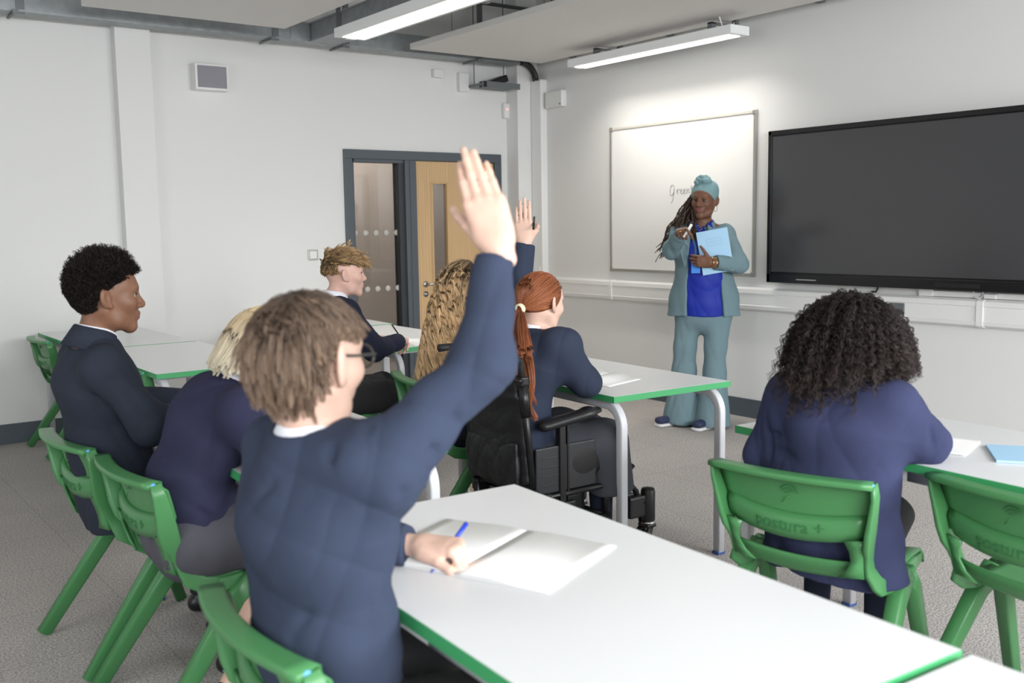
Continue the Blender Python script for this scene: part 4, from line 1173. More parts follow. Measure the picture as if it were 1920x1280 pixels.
def body_sdf(H, J, b):
    """J: joints, b: build dict (w shoulders scale). Bare body, one continuous surface."""
    S = SDF()
    head_sdf(S, H, full=b.get('face', True), nose=b.get('nose', 1.0), lips=b.get('lips', 1.0), jaw=b.get('jaw', 1.0), ears=b.get('ears', 1.0))
    up = nrm(H.p(0, 0, 0) - J['nb']); nr = b.get('neck', 0.050)
    S.rc(J['nb'] - up * 0.02, H.p(-0.022, 0, -0.045), nr * 1.12, nr, 0.03)
    sd = J['side']; g = b.get('girth', 1.0)
    S.ecap(J['pel'], J['wst'], sd, (0.140*g, 0.100*g), (0.118*g, 0.085*g), 0.04)
    S.ecap(J['wst'], J['chs'], sd, (0.118*g, 0.085*g), (0.135*g, 0.095*g), 0.04)
    S.ecap(J['chs'], J['nb'] - up * 0.03, sd, (0.135*g, 0.09*g), (0.07, 0.055), 0.04)
    for s in 'RL':
        a = J[s]
        S.rc(J['nb'] - up * 0.03, a['sh'], 0.045, 0.045, 0.04)
        arm_sdf(S, a['sh'], a['el'], a['wr'], b.get('arm', 0.92))
        if a.get('hand'): hand_sdf(S, a['wr'], right=(s == 'R'), **a['hand'])
        l = J['leg' + s]
        S.rc(l[0], l[1], 0.068, 0.046, 0.04); S.rc(l[1], l[2], 0.048, 0.033, 0.03)
        S.rc(l[2], l[2] + np.array(l[3]) * 0.13 + A(0, 0, -0.045), 0.032, 0.026, 0.02)
    return S
def top_sdf(H, J, c):
    """jumper / blazer: c = dict(hips, waist, chest (half width, half depth), sleeve (shoulder, elbow, cuff), hem drop, fold seed)"""
    T = SDF(); sd = J['side']; up = nrm(J['nb'] - J['chs']); dn = nrm(J['pel'] - J['wst'])
    low = J['pel'] + dn * c.get('drop', 0.10)
    T.ecap(low, J['pel'], sd, c.get('hem', c['hips']), c['hips'], 0.03)
    T.ecap(J['pel'], J['wst'], sd, c['hips'], c['waist'], 0.05)
    T.ecap(J['wst'], J['chs'], sd, c['waist'], c['chest'], 0.05)
    T.ecap(J['chs'], J['nb'] - up * 0.05, sd, c['chest'], c.get('yoke', (0.10, 0.075)), 0.05)
    T.half(low, dn, 0.006)
    S = SDF(); nest(S, T, 0.0)
    for s in 'RL':
        a = J[s]; r = c['sleeve']; sh, el, wr = a['sh'], a['el'], a['wr']
        V = SDF(); ax = nrm(wr - el); cut = wr + ax * c.get('cuff', -0.02)
        V.rc(J['nb'] - up * 0.045 + (sh - J['nb']) * 0.2, sh, 0.050, r[0], 0.04)
        V.rc(sh, el, r[0], r[1], 0.04); r2 = a.get('r2', r[2]); V.rc(el, cut + ax * 0.03, r[1], r2, 0.035)
        if c.get('rib', True):
            V.rc(cut - ax * 0.055, cut - ax * 0.002, r[2] + 0.0025, r[2] + 0.0005, 0.004)
        V.half(cut, ax, 0.004)
        nest(S, V, c.get('blend', 0.07))
    nk = nrm(H.p(-0.02, 0, -0.05) - J['nb'])
    if c.get('folds', True): S.warp(fold_fn(c.get('seed', 1), c.get('amp', 0.0045), c.get('freq', 17), axis=nk, stretch=c.get('stretch', 0.5)))
    if c.get('grooves'): S.warp(grooves(c['grooves'], c.get('gd', 0.008), c.get('gw', 0.015)))
    S.rc(J['nb'] + nk * c.get('cut', -0.012), J['nb'] + nk * 0.16, c.get('neckr', 0.062), c.get('neckr', 0.062) + 0.03, 0.008, 's')
    return S
def trouser_sdf(J, r=(0.088, 0.064, 0.055), seed=3, amp=0.004, hemcut=0.05, hipw=(0.155, 0.115)):
    S = SDF(); sd = J['side']
    S.ecap(J['pel'] + A(0, 0, -0.02), J['pel'] * 0.5 + J['wst'] * 0.5, sd, hipw, (hipw[0]*0.86, hipw[1]*0.86), 0.04)
    for s in 'RL':
        l = J['leg' + s]; V = SDF()
        V.rc(l[0], l[1], r[0], r[1], 0.03); ax = nrm(l[2] - l[1]); V.rc(l[1], l[2] + ax * 0.03, r[1] * 0.97, r[2], 0.03); V.half(l[2] + ax * (0.02 - hemcut + 0.05), ax)
        nest(S, V, 0.03)
    S.warp(fold_fn(seed, amp, 20)); return S
def shoe_sdf(l, size=1.0):
    S = SDF(); d = nrm(A(l[3])); a = A(l[2]); g = a.copy(); g[2] = max(a[2] - 0.085, 0.0)
    sd = np.cross(A(0, 0, 1), d)
    S.ecap(g + A(0, 0, 0.032) - d * 0.035, g + A(0, 0, 0.030) + d * 0.15 * size, sd, (0.034, 0.032), (0.040, 0.026), 0.02)
    S.rc(g + A(0, 0, 0.05), g + A(0, 0, 0.105), 0.040, 0.038, 0.03)
    S.half(g + A(0, 0, 0.002), (0, 0, -1), 0.006); return S
def man(label, H, J, b, skin, base, cat='person', h=0.006, group=None):
    S = body_sdf(H, J, b); v, q = nets(S, h)
    mi = lip_index(H, v, q, b.get('lips', 1.0)) if b.get('face', True) else None
    o = np_mesh('person', v, q, skin, base, None, mi); tag(o, label, cat, group); return o, S
# ------------------------------------------------------------------ the people
NAVY = mat('navy_knit', (55, 63, 82), 0.95, spec=0.15, bump=(330, 0.35, 0.002), mottle=(9, 0.08))
NAVY2 = mat('purple_navy_knit', (50, 51, 74), 0.95, spec=0.15, bump=(330, 0.35, 0.002), mottle=(9, 0.08))
NAVY3 = mat('blue_navy_knit', (55, 59, 87), 0.95, spec=0.15, bump=(330, 0.35, 0.002), mottle=(9, 0.08))
DNAVY = mat('dark_navy_knit', (38, 42, 57), 0.95, spec=0.15, bump=(330, 0.35, 0.002))
BLAZ = mat('dark_blazer_wool', (43, 48, 60), 0.85, spec=0.2, bump=(500, 0.25, 0.001))
BLAZ2 = mat('navy_blazer_wool', (48, 55, 73), 0.85, spec=0.2, bump=(500, 0.25, 0.001))
BLACKT = mat('black_trousers', (44, 44, 46), 0.8, spec=0.2, bump=(400, 0.2, 0.001))
GREYS = mat('grey_skirt_wool', (84, 84, 92), 0.85, spec=0.2, bump=(400, 0.2, 0.001))
GREYS2 = mat('charcoal_skirt_wool', (62, 64, 70), 0.8, spec=0.25, bump=(60, 0.2, 0.004))
SHIRT = mat('white_shirt_cotton', (236, 237, 244), 0.8, spec=0.2)
SHOE = mat('black_shoe_leather', (24, 24, 26), 0.35)
SK_PALE = skin_mat('pale_skin', (212, 176, 158), (206, 140, 130))
SK_PINK = skin_mat('pink_skin', (212, 172, 157), (204, 136, 128))
SK_BROWN = skin_mat('brown_skin', (122, 86, 66), (126, 80, 72))
SK_DEEP = skin_mat('deep_brown_skin', (112, 78, 60), (122, 74, 70))
SK_TAN = skin_mat('light_brown_skin', (176, 130, 100), (168, 110, 98))

def Jt(side, pel, wst, chs, nb, R, L, legR, legL):
    f = lambda a: {k: (A(v) if k in ('sh', 'el', 'wr') else v) for k, v in a.items()}
    g = lambda l: [A(l[0]), A(l[1]), A(l[2]), l[3]]
    return dict(side=nrm(side), pel=A(pel), wst=A(wst), chs=A(chs), nb=A(nb), R=f(R), L=f(L), legR=g(legR), legL=g(legL))
def shoes(J, root, base, m=None, which='RL'):
    for s in which: part('shoe', shoe_sdf(J['leg' + s]), 0.007, m or SHOE, root, base)

def tights(J, root, base):
    S = SDF()
    for s in 'RL':
        l = J['leg' + s]; S.rc(l[0], l[1], 0.074, 0.053, 0.03); S.rc(l[1], l[2], 0.053, 0.038, 0.03)
    part('tights', S, 0.008, DNAVY, root, base)

# ---- boy with raised hand, nearest the camera
def boy_raised():
    rg = np.random.RandomState(11)
    base = (0.78, 1.58, 0.0)
    H = Head((0.748, 1.60, 1.188), math.radians(22), 0.05, 0.0, 0.98)
    J = Jt((0.02, 1, 0), (0.775, 1.60, 0.53), (0.757, 1.60, 0.70), (0.747, 1.60, 0.90), (0.755, 1.60, 1.055),
           dict(sh=(0.790, 1.440, 1.020), el=(0.955, 1.375, 1.185), wr=(1.020, 1.410, 1.385), hand=dict(f=(-0.20, 0.22, 0.94), n=(0.62, 0.78, 0.1), size=0.93, curl=(0.24, 0.12, 0.10, 0.14), thumb=(0.55, 0.50), spread=-0.035, thumb_curl=0.12)),
           dict(sh=(0.765, 1.755, 1.00), el=(0.875, 1.840, 0.800), wr=(1.000, 1.672, 0.787), r2=0.034, hand=dict(f=(0.56, -0.82, 0.02), n=(0.02, 0, -1), size=0.95, curl=(1.15, 1.25, 1.3, 1.3), thumb=(0.30, 0.30), spread=0.0, thumb_curl=0.2)),
           ((0.78, 1.49, 0.53), (1.12, 1.42, 0.53), (1.02, 1.42, 0.09), (1, 0, 0)), ((0.78, 1.67, 0.53), (1.16, 1.72, 0.53), (1.08, 1.72, 0.09), (1, 0, 0)))
    root, S = man('boy in navy jumper and glasses raising one arm high beside the open notebook', H, J, dict(face=True, arm=0.58, ears=1.18), SK_PALE, base, h=0.0045)
    c = dict(hips=(0.164, 0.112), waist=(0.156, 0.106), chest=(0.166, 0.112), yoke=(0.11, 0.08), sleeve=(0.063, 0.044, 0.028), drop=0.07, seed=5, amp=0.005, freq=24, gd=0.010, gw=0.014, grooves=[((0.70, 1.47, 1.085), (0.745, 1.415, 0.985)), ((0.765, 1.44, 1.105), (0.79, 1.36, 0.985)), ((0.83, 1.41, 1.125), (0.85, 1.345, 1.03)), ((0.885, 1.40, 1.17), (0.89, 1.345, 1.08)), ((0.775, 1.445, 0.93), (0.655, 1.51, 0.74)), ((0.79, 1.45, 0.86), (0.66, 1.49, 0.62)), ((0.80, 1.46, 0.76), (0.70, 1.455, 0.52)), ((0.70, 1.48, 0.985), (0.65, 1.53, 0.88)), ((0.655, 1.56, 0.99), (0.635, 1.63, 0.90))], cuff=-0.030, neckr=0.060, rib=False, blend=0.085)
    T = top_sdf(H, J, c); part('jumper', T, 0.005, NAVY, root, base)
    part('trousers', trouser_sdf(J), 0.007, BLACKT, root, base); shoes(J, root, base)
    collar_obj('shirt_collar', J['nb'] + A(0, 0, -0.008), (0.05, 0, 1), (1, 0.2, 0), 0.058, 0.030, SHIRT, base, root, flare=0.024, drop=0.004)
    # wavy layered brown hair
    def keep(d): return ((d[:, 2] > -0.10 - 0.0 * d[:, 0]) & ~((d[:, 0] > 0.62) & (d[:, 2] < 0.35)) & ~((d[:, 0] > -0.25) & (d[:, 2] < 0.34))) | ((d[:, 0] < -0.38) & (d[:, 2] > -0.75))
    G = scalp_roots(rg, 1000, keep)
    sw = rg.normal(0, 0.14, (1000, 3))
    def flow(p, nv, i, u):
        crown = np.array([-0.06, 0.0, 0.11]); v = p - crown; v[:, 2] -= 0.03; v = v - nv * (v * nv).sum(1, keepdims=True) * 0.8
        v /= np.linalg.norm(v, axis=1, keepdims=True) + 1e-9
        w = v + np.array([0.0, 0, -0.30]) + nv * (0.22 * (1 - u) + 0.03) + sw; return w / np.linalg.norm(w, axis=1, keepdims=True)
    Lh = (np.where((G[:, 0] > -0.35) & (G[:, 2] < 0.60), 0.034, np.where(G[:, 0] < -0.35, np.where(G[:, 2] < -0.2, 0.075, 0.088), 0.066)) * rg.uniform(0.75, 1.15, len(G)))
    rt = skull_r(H, G); de = np.linalg.norm(rt - np.array([-0.015, 0, 0.038]) - np.stack([0*G[:, 0], np.sign(G[:, 1]) * 0.080, 0*G[:, 0]], 1), axis=1)
    Lh = np.where(rt[:, 0] > -0.075, np.minimum(Lh, np.maximum(0.016, de * 0.95)), Lh)
    P = grow(H, rg, G, Lh, 12, flow, 0.42, 0.06, lift=0.004)
    P, lk = clumps(rg, P, 11, 0.008, 0.4, (0.0045, 1.0), jit=0.25)
    hair_obj('hair', H, P, 0.0007, hair_mat('brown_hair', (62, 50, 43), (150, 126, 106), 0.42, 0.5), base, root, rg, lk,
             cap=cap_mesh(H, [((0.055, 0, 0.055), (1, 0, -0.55)), ((-0.03, 0, -0.045), (0.25, 0, -1)), ((-0.035, 0, 0.01), (1, 0, -0.9))], 0.005))
    # glasses
    b = MB()
    for y in (-1, 1):
        b.tube([H.p(-0.012, y * 0.083, 0.018), H.p(0.03, y * 0.080, 0.014), H.p(0.098, y * 0.068, 0.012)], 0.0026, 6)
        b.tube([H.p(-0.012, y * 0.083, 0.018), H.p(-0.022, y * 0.083, 0.0), H.p(-0.024, y * 0.082, -0.012)], 0.003, 6)
        b.tube([H.p(0.106 - 0.03*abs(math.cos(a))*0.2, y * (0.036 + 0.027 * math.cos(a)), 0.006 + 0.021 * math.sin(a)) for a in np.linspace(0, 2*PI, 17)], 0.0026, 6)
    b.tube([H.p(0.106, -0.010, 0.010), H.p(0.110, 0, 0.013), H.p(0.106, 0.010, 0.010)], 0.0024, 6)
    g = b.build('glasses', mat('tortoise_frame', (66, 62, 58), 0.3), None, base); g.parent = root; g.location = (0, 0, 0)
    return root
boy_raised()
# the blue ballpoint in his resting fist
pd = nrm((0.062, 0.03, 0.030)); p0 = A(1.028, 1.628, 0.768); t_ = thing('ballpoint_pen', 'blue ballpoint pen held in the resting fist on the open notebook', 'pen', tuple(p0))
b = MB(); b.tube([p0 - pd * 0.035, p0 + pd * 0.072], 0.0036, 8); b.build('barrel', M['penclear'], t_, tuple(p0))
b = MB(); b.tube([p0 + pd * 0.060, p0 + pd * 0.105], [0.0046, 0.0052], 8); b.build('cap', M['penblue'], t_, tuple(p0))
b = MB(); b.tube([p0 - pd * 0.055, p0 - pd * 0.035], [0.001, 0.0034], 8); b.build('nib', M['penblue'], t_, tuple(p0))

# ---- boy in the dark blazer
def boy_blazer():
    rg = np.random.RandomState(12)
    base = (0.85, 3.42, 0.0)
    H = Head((0.890, 3.440, 1.205), math.radians(-6), 0.02, 0.0, 1.0)
    J = Jt((0.0, 1, 0), (0.905, 3.485, 0.53), (0.880, 3.485, 0.70), (0.850, 3.475, 0.92), (0.848, 3.450, 1.075),
           dict(sh=(0.838, 3.305, 0.985), el=(0.945, 3.215, 0.800), wr=(1.16, 3.33, 0.795), hand=dict(f=(0.9, 0.4, -0.05), n=(0, 0, -1), curl=(0.5, 0.5, 0.5, 0.5))),
           dict(sh=(0.845, 3.620, 0.985), el=(1.00, 3.70, 0.81), wr=(1.22, 3.55, 0.795), hand=dict(f=(0.9, -0.4, -0.05), n=(0, 0, -1), curl=(0.5, 0.5, 0.5, 0.5))),
           ((0.92, 3.38, 0.53), (1.28, 3.35, 0.53), (1.20, 3.35, 0.09), (1, 0, 0)), ((0.92, 3.56, 0.53), (1.28, 3.60, 0.53), (1.22, 3.60, 0.09), (1, 0, 0)))
    root, S = man('boy in dark blazer with short black afro hair, sitting in profile at the table', H, J, dict(nose=1.15, lips=1.5), SK_BROWN, base, h=0.005)
    c = dict(hips=(0.170, 0.125), waist=(0.166, 0.116), chest=(0.172, 0.118), yoke=(0.12, 0.078), sleeve=(0.064, 0.058, 0.046), drop=0.09, hem=(0.172, 0.12), seed=21, amp=0.004, freq=18, cut=0.018, gd=0.009, grooves=[((0.81, 3.30, 0.78), (0.94, 3.27, 0.70)), ((0.845, 3.24, 0.955), (0.935, 3.17, 0.83)), ((0.875, 3.23, 0.99), (0.99, 3.18, 0.89)), ((0.79, 3.36, 0.72), (0.86, 3.31, 0.66)), ((0.80, 3.30, 0.98), (0.815, 3.285, 0.82))], cuff=-0.015, neckr=0.058, rib=False, blend=0.035)
    T = top_sdf(H, J, c); part('blazer', T, 0.0055, BLAZ, root, base)
    part('trousers', trouser_sdf(J), 0.008, BLACKT, root, base); shoes(J, root, base)
    collar_obj('shirt_collar', J['nb'] + A(0.004, 0, -0.004), (0.25, 0, 1), (1, 0, 0), 0.056, 0.030, SHIRT, base, root, flare=0.018, drop=-0.004)
    collar_obj('blazer_collar', J['nb'] + A(-0.004, 0, -0.018), (0.28, 0, 1), (1, 0, 0), 0.064, 0.040, BLAZ, base, root, flare=0.036, drop=0.030, gap=1.5, thick=0.006)
    eyes_obj(H, root, base, (40, 24, 16)); HM = hair_mat('black_afro_hair', (20, 18, 18), (38, 32, 29), 0.7, 0.4, 0.2); brows_obj(H, root, base, HM, 0.0034)
    def keep(d): return ((d[:, 2] > 0.02) & ~((d[:, 0] > 0.55) & (d[:, 2] < 0.42)) & ~((d[:, 0] > 0.15) & (d[:, 2] < 0.12 + d[:, 0]*0.25))) | ((d[:, 0] < -0.32) & (d[:, 2] > -0.72)) | ((d[:, 0] < -0.42) & (d[:, 2] > -0.88))
    D = scalp_roots(rg, 2700, keep)
    up = np.clip((D[:, 2] + 0.3) / 1.2, 0, 1); Ln = (0.016 + 0.040 * up) * rg.uniform(0.8, 1.15, len(D))
    def flow(p, nv, i, u):
        w = nv + rg.normal(0, 0.35, p.shape) + np.array([0.15, 0, 0.0]); return w / np.linalg.norm(w, axis=1, keepdims=True)
    P = grow(H, rg, D, Ln, 9, flow, 0.6)
    P, lk = clumps(rg, P, 3, 0.004, 0.8, (0.0050, 2.2), coil=True, jit=1.0)
    def lumps(S):
        S.ell(H.p(-0.012, 0, 0.050), (0.110, 0.089, 0.088), H.R, 0.02)
    hair_obj('hair', H, P, 0.0011, HM, base, root, rg, lk, cap=cap_mesh(H, [((0.070, 0, 0.062), (1, 0, -0.45)), ((0.02, 0, 0.045), (0.8, 0, -1)), ((-0.045, 0, -0.035), (0.55, 0, -1))], 0.004, 0.006, lumps))
    return root
boy_blazer()

# ---- blonde pupil bent over the table
def blonde():
    rg = np.random.RandomState(13)
    base = (0.95, 2.85, 0.0)
    H = Head((1.152, 2.765, 1.058), math.radians(6), 0.46, 0.0, 0.98)
    J = Jt((0.05, 1, 0), (0.955, 2.89, 0.53), (0.945, 2.88, 0.68), (1.005, 2.835, 0.85), (1.078, 2.785, 0.968),
           dict(sh=(1.020, 2.625, 0.915), el=(1.095, 2.555, 0.765), wr=(1.27, 2.68, 0.79), hand=dict(f=(0.8, 0.5, -0.05), n=(0, 0, -1), curl=(0.5, 0.5, 0.5, 0.5))),
           dict(sh=(1.05, 2.955, 0.915), el=(1.16, 3.04, 0.80), wr=(1.32, 2.90, 0.79), hand=dict(f=(0.9, -0.4, -0.05), n=(0, 0, -1), curl=(0.4, 0.4, 0.4, 0.4))),
           ((0.92, 2.78, 0.53), (1.26, 2.72, 0.53), (0.92, 2.62, 0.11), (0.95, 0.2, 0)), ((0.92, 2.96, 0.53), (1.28, 2.98, 0.53), (1.10, 2.98, 0.11), (1, 0, 0)))
    root, S = man('blonde pupil in purple navy jumper bent low over the table, face hidden', H, J, dict(face=False), SK_PALE, base, h=0.006)
    c = dict(hips=(0.164, 0.108), waist=(0.156, 0.106), chest=(0.164, 0.110), yoke=(0.11, 0.08), sleeve=(0.062, 0.055, 0.042), drop=0.07, hem=(0.17, 0.11), seed=31, amp=0.004, freq=18, gd=0.010, grooves=[((0.96, 2.66, 0.86), (0.93, 2.72, 0.72)), ((1.0, 2.62, 0.84), (1.05, 2.63, 0.70)), ((0.90, 2.73, 0.66), (0.99, 2.70, 0.56)), ((0.92, 2.70, 0.74), (1.02, 2.69, 0.62))], neckr=0.058, rib=False)
    part('jumper', top_sdf(H, J, c), 0.006, NAVY2, root, base)
    S2 = SDF(); sd = J['side']
    S2.ecap(J['pel'] + A(-0.02, 0, -0.025), J['pel'] + A(0.34, -0.03, -0.005), (0, 1, 0), (0.18, 0.108), (0.20, 0.085), 0.04)
    S2.ecap(J['pel'], J['wst'] * 0.5 + J['pel'] * 0.5, sd, (0.15, 0.11), (0.13, 0.10), 0.04); S2.rc(J['legR'][0], J['legR'][1], 0.086, 0.070, 0.04); S2.rc(J['legL'][0], J['legL'][1], 0.086, 0.070, 0.04); S2.warp(fold_fn(8, 0.004, 16)); part('skirt', S2, 0.008, GREYS, root, base)
    collar_obj('shirt_collar', J['nb'], (0.4, 0, 1), (1, 0, 0), 0.056, 0.024, SHIRT, base, root, flare=0.018, drop=0.0)
    for s in 'RL':
        l = J['leg' + s]; ax = nrm(l[2] - l[1]); k = SDF(); k.rc(l[2] - ax * 0.05, l[2] + ax * 0.02, 0.040, 0.038, 0.01); k.half(l[2] - ax * 0.04, -ax); part('sock', k, 0.006, DNAVY, root, base)
    l = J['legR']; b = MB(); ax = nrm(l[2] - l[1]); u = np.cross(ax, A(0, 1, 0)); u = nrm(u); w = np.cross(ax, u); cc = l[2] - ax * 0.075
    b.tube([cc + (u * math.cos(a) + w * math.sin(a)) * 0.0395 for a in np.linspace(0, 2*PI, 17)], 0.0018, 6); o = b.build('anklet', M['bluecard2'], None, base); o.parent = root; o.location = (0, 0, 0)
    shoes(J, root, base)
    def keep(d): return ((d[:, 2] > -0.05) & ~((d[:, 0] > 0.6) & (d[:, 2] < 0.5))) | ((d[:, 0] < 0.0) & (d[:, 2] > -0.35))
    D = scalp_roots(rg, 560, keep)
    def flow(p, nv, i, u):
        crown = np.array([0.05, 0.0, 0.12]); v = p - crown; v[:, 2] = np.minimum(v[:, 2], 0) - 0.05; v = v - nv * np.maximum((v * nv).sum(1, keepdims=True), -0.0) * 0.6
        v /= np.linalg.norm(v, axis=1, keepdims=True) + 1e-9; w = v + nv * 0.12 * (1 - u); return w / np.linalg.norm(w, axis=1, keepdims=True)
    lens = 0.11 + 0.09 * np.clip(D[:, 2] + 0.2, 0, 1)
    P = grow(H, rg, D, lens * rg.uniform(0.9, 1.1, len(D)), 12, flow, 0.35, 0.35, lift=0.012)
    P, lk = clumps(rg, P, 14, 0.010, 0.4, (0.0015, 0.6), jit=0.3)
    hair_obj('hair', H, P, 0.0008, hair_mat('blonde_hair', (186, 160, 118), (242, 232, 208), 0.36, 0.22), base, root, rg, lk, cap=cap_mesh(H, [((0.06, 0, 0.05), (1, 0, -0.6)), ((0, 0, -0.06), (0, 0, -1))], 0.006))
    return root
blonde()

# ---- fair haired boy writing by the side light
def boy_writer():
    rg = np.random.RandomState(14)
    base = (2.33, 4.75, 0.0)
    H = Head((2.405, 4.695, 1.178), math.radians(-14), -0.02, 0.0, 0.97)
    J = Jt((0.02, 1, 0), (2.29, 4.82, 0.53), (2.275, 4.81, 0.70), (2.31, 4.75, 0.92), (2.350, 4.705, 1.055),
           dict(sh=(2.335, 4.56, 0.985), el=(2.455, 4.49, 0.800), wr=(2.695, 4.650, 0.812), hand=dict(f=(0.62, 0.75, -0.06), n=(0.1, 0.2, -1), curl=(0.75, 0.8, 0.85, 0.9), thumb=(0.4, 0.5), thumb_curl=0.2)),
           dict(sh=(2.37, 4.88, 0.985), el=(2.52, 5.02, 0.80), wr=(2.765, 4.985, 0.785), hand=dict(f=(0.9, -0.40, -0.03), n=(0, 0.1, -1), curl=(0.25, 0.25, 0.25, 0.3), thumb=(0.7, 0.1))),
           ((2.33, 4.68, 0.53), (2.72, 4.62, 0.53), (2.66, 4.62, 0.09), (1, 0, 0)), ((2.33, 4.84, 0.53), (2.72, 4.90, 0.53), (2.66, 4.90, 0.09), (1, 0, 0)))
    root, S = man('fair haired boy with shaved sides writing at the table beside the side light', H, J, dict(), SK_PINK, base, h=0.005)
    c = dict(hips=(0.168, 0.120), waist=(0.160, 0.112), chest=(0.170, 0.116), yoke=(0.11, 0.08), sleeve=(0.064, 0.054, 0.042), drop=0.06, seed=41, amp=0.004, freq=20, neckr=0.060)
    part('jumper', top_sdf(H, J, c), 0.006, DNAVY, root, base)
    part('trousers', trouser_sdf(J, (0.094, 0.074, 0.06)), 0.008, BLACKT, root, base); shoes(J, root, base)
    collar_obj('shirt_collar', J['nb'] + A(0, 0, -0.004), (0.15, 0, 1), (1, -0.2, 0), 0.055, 0.036, SHIRT, base, root, flare=0.026, drop=0.006)
    eyes_obj(H, root, base, (70, 90, 100)); brows_obj(H, root, base, mat('fair_brow', (150, 120, 84), 0.7), 0.0022)
    HM = hair_mat('golden_hair', (92, 74, 54), (196, 162, 116), 0.42, 0.4)
    def keep(d): return (d[:, 2] > 0.36 - 0.12 * d[:, 0]) | ((d[:, 0] < -0.45) & (d[:, 2] > -0.25))
    D = scalp_roots(rg, 560, keep); sw = rg.normal(0, 0.42, (560, 3))
    def flow(p, nv, i, u):
        v = np.array([0.9, 0, 0.10]) + np.stack([0 * p[:, 0], p[:, 1] * 5, -0.25 - 4.0 * np.maximum(p[:, 0], 0.02)], 1) * u
        v = np.repeat(v[None], len(p), 0) if v.ndim == 1 else v
        low = (p[:, 2] < 0.06)[:, None]; v = np.where(low & (p[:, 0:1] < -0.05), np.array([0.15, 0, -0.9]), v)
        v = v - nv * (v * nv).sum(1, keepdims=True) * 0.7 + nv * 0.24 * (1 - u) + sw * np.where(low, 0.3, 0.55); return v / np.linalg.norm(v, axis=1, keepdims=True)
    P = grow(H, rg, D, np.where(D[:, 2] > 0.3, 0.078, np.where(D[:, 2] > 0.0, 0.030, 0.014)) * rg.uniform(0.7, 1.2, len(D)), 9, flow, 0.5, 0.0, lift=0.006)
    P, lk = clumps(rg, P, 14, 0.009, 0.15, (0.006, 0.9), jit=0.3)
    def lumps(S): pass
    hair_obj('hair', H, P, 0.0009, HM, base, root, rg, lk, cap=cap_mesh(H, [((0.055, 0, 0.09), (1, 0, -0.3)), ((-0.035, 0, 0.062), (0.36, 0, -1))], 0.002))
    return root
boy_writer()
p0 = A(2.775, 4.765, 0.812); pd = nrm((-0.35, 0.45, 0.8)); t_ = thing('writing_pen', 'black pen in the fair haired boy\'s writing hand', 'pen', tuple(p0))
b = MB(); b.tube([p0 - pd * 0.03, p0 + pd * 0.09], 0.0042, 8); b.build('barrel', M['black'], t_, tuple(p0))
b = MB(); b.tube([p0 - pd * 0.045, p0 - pd * 0.03], [0.001, 0.004], 8); b.build('tip', M['steel'], t_, tuple(p0))

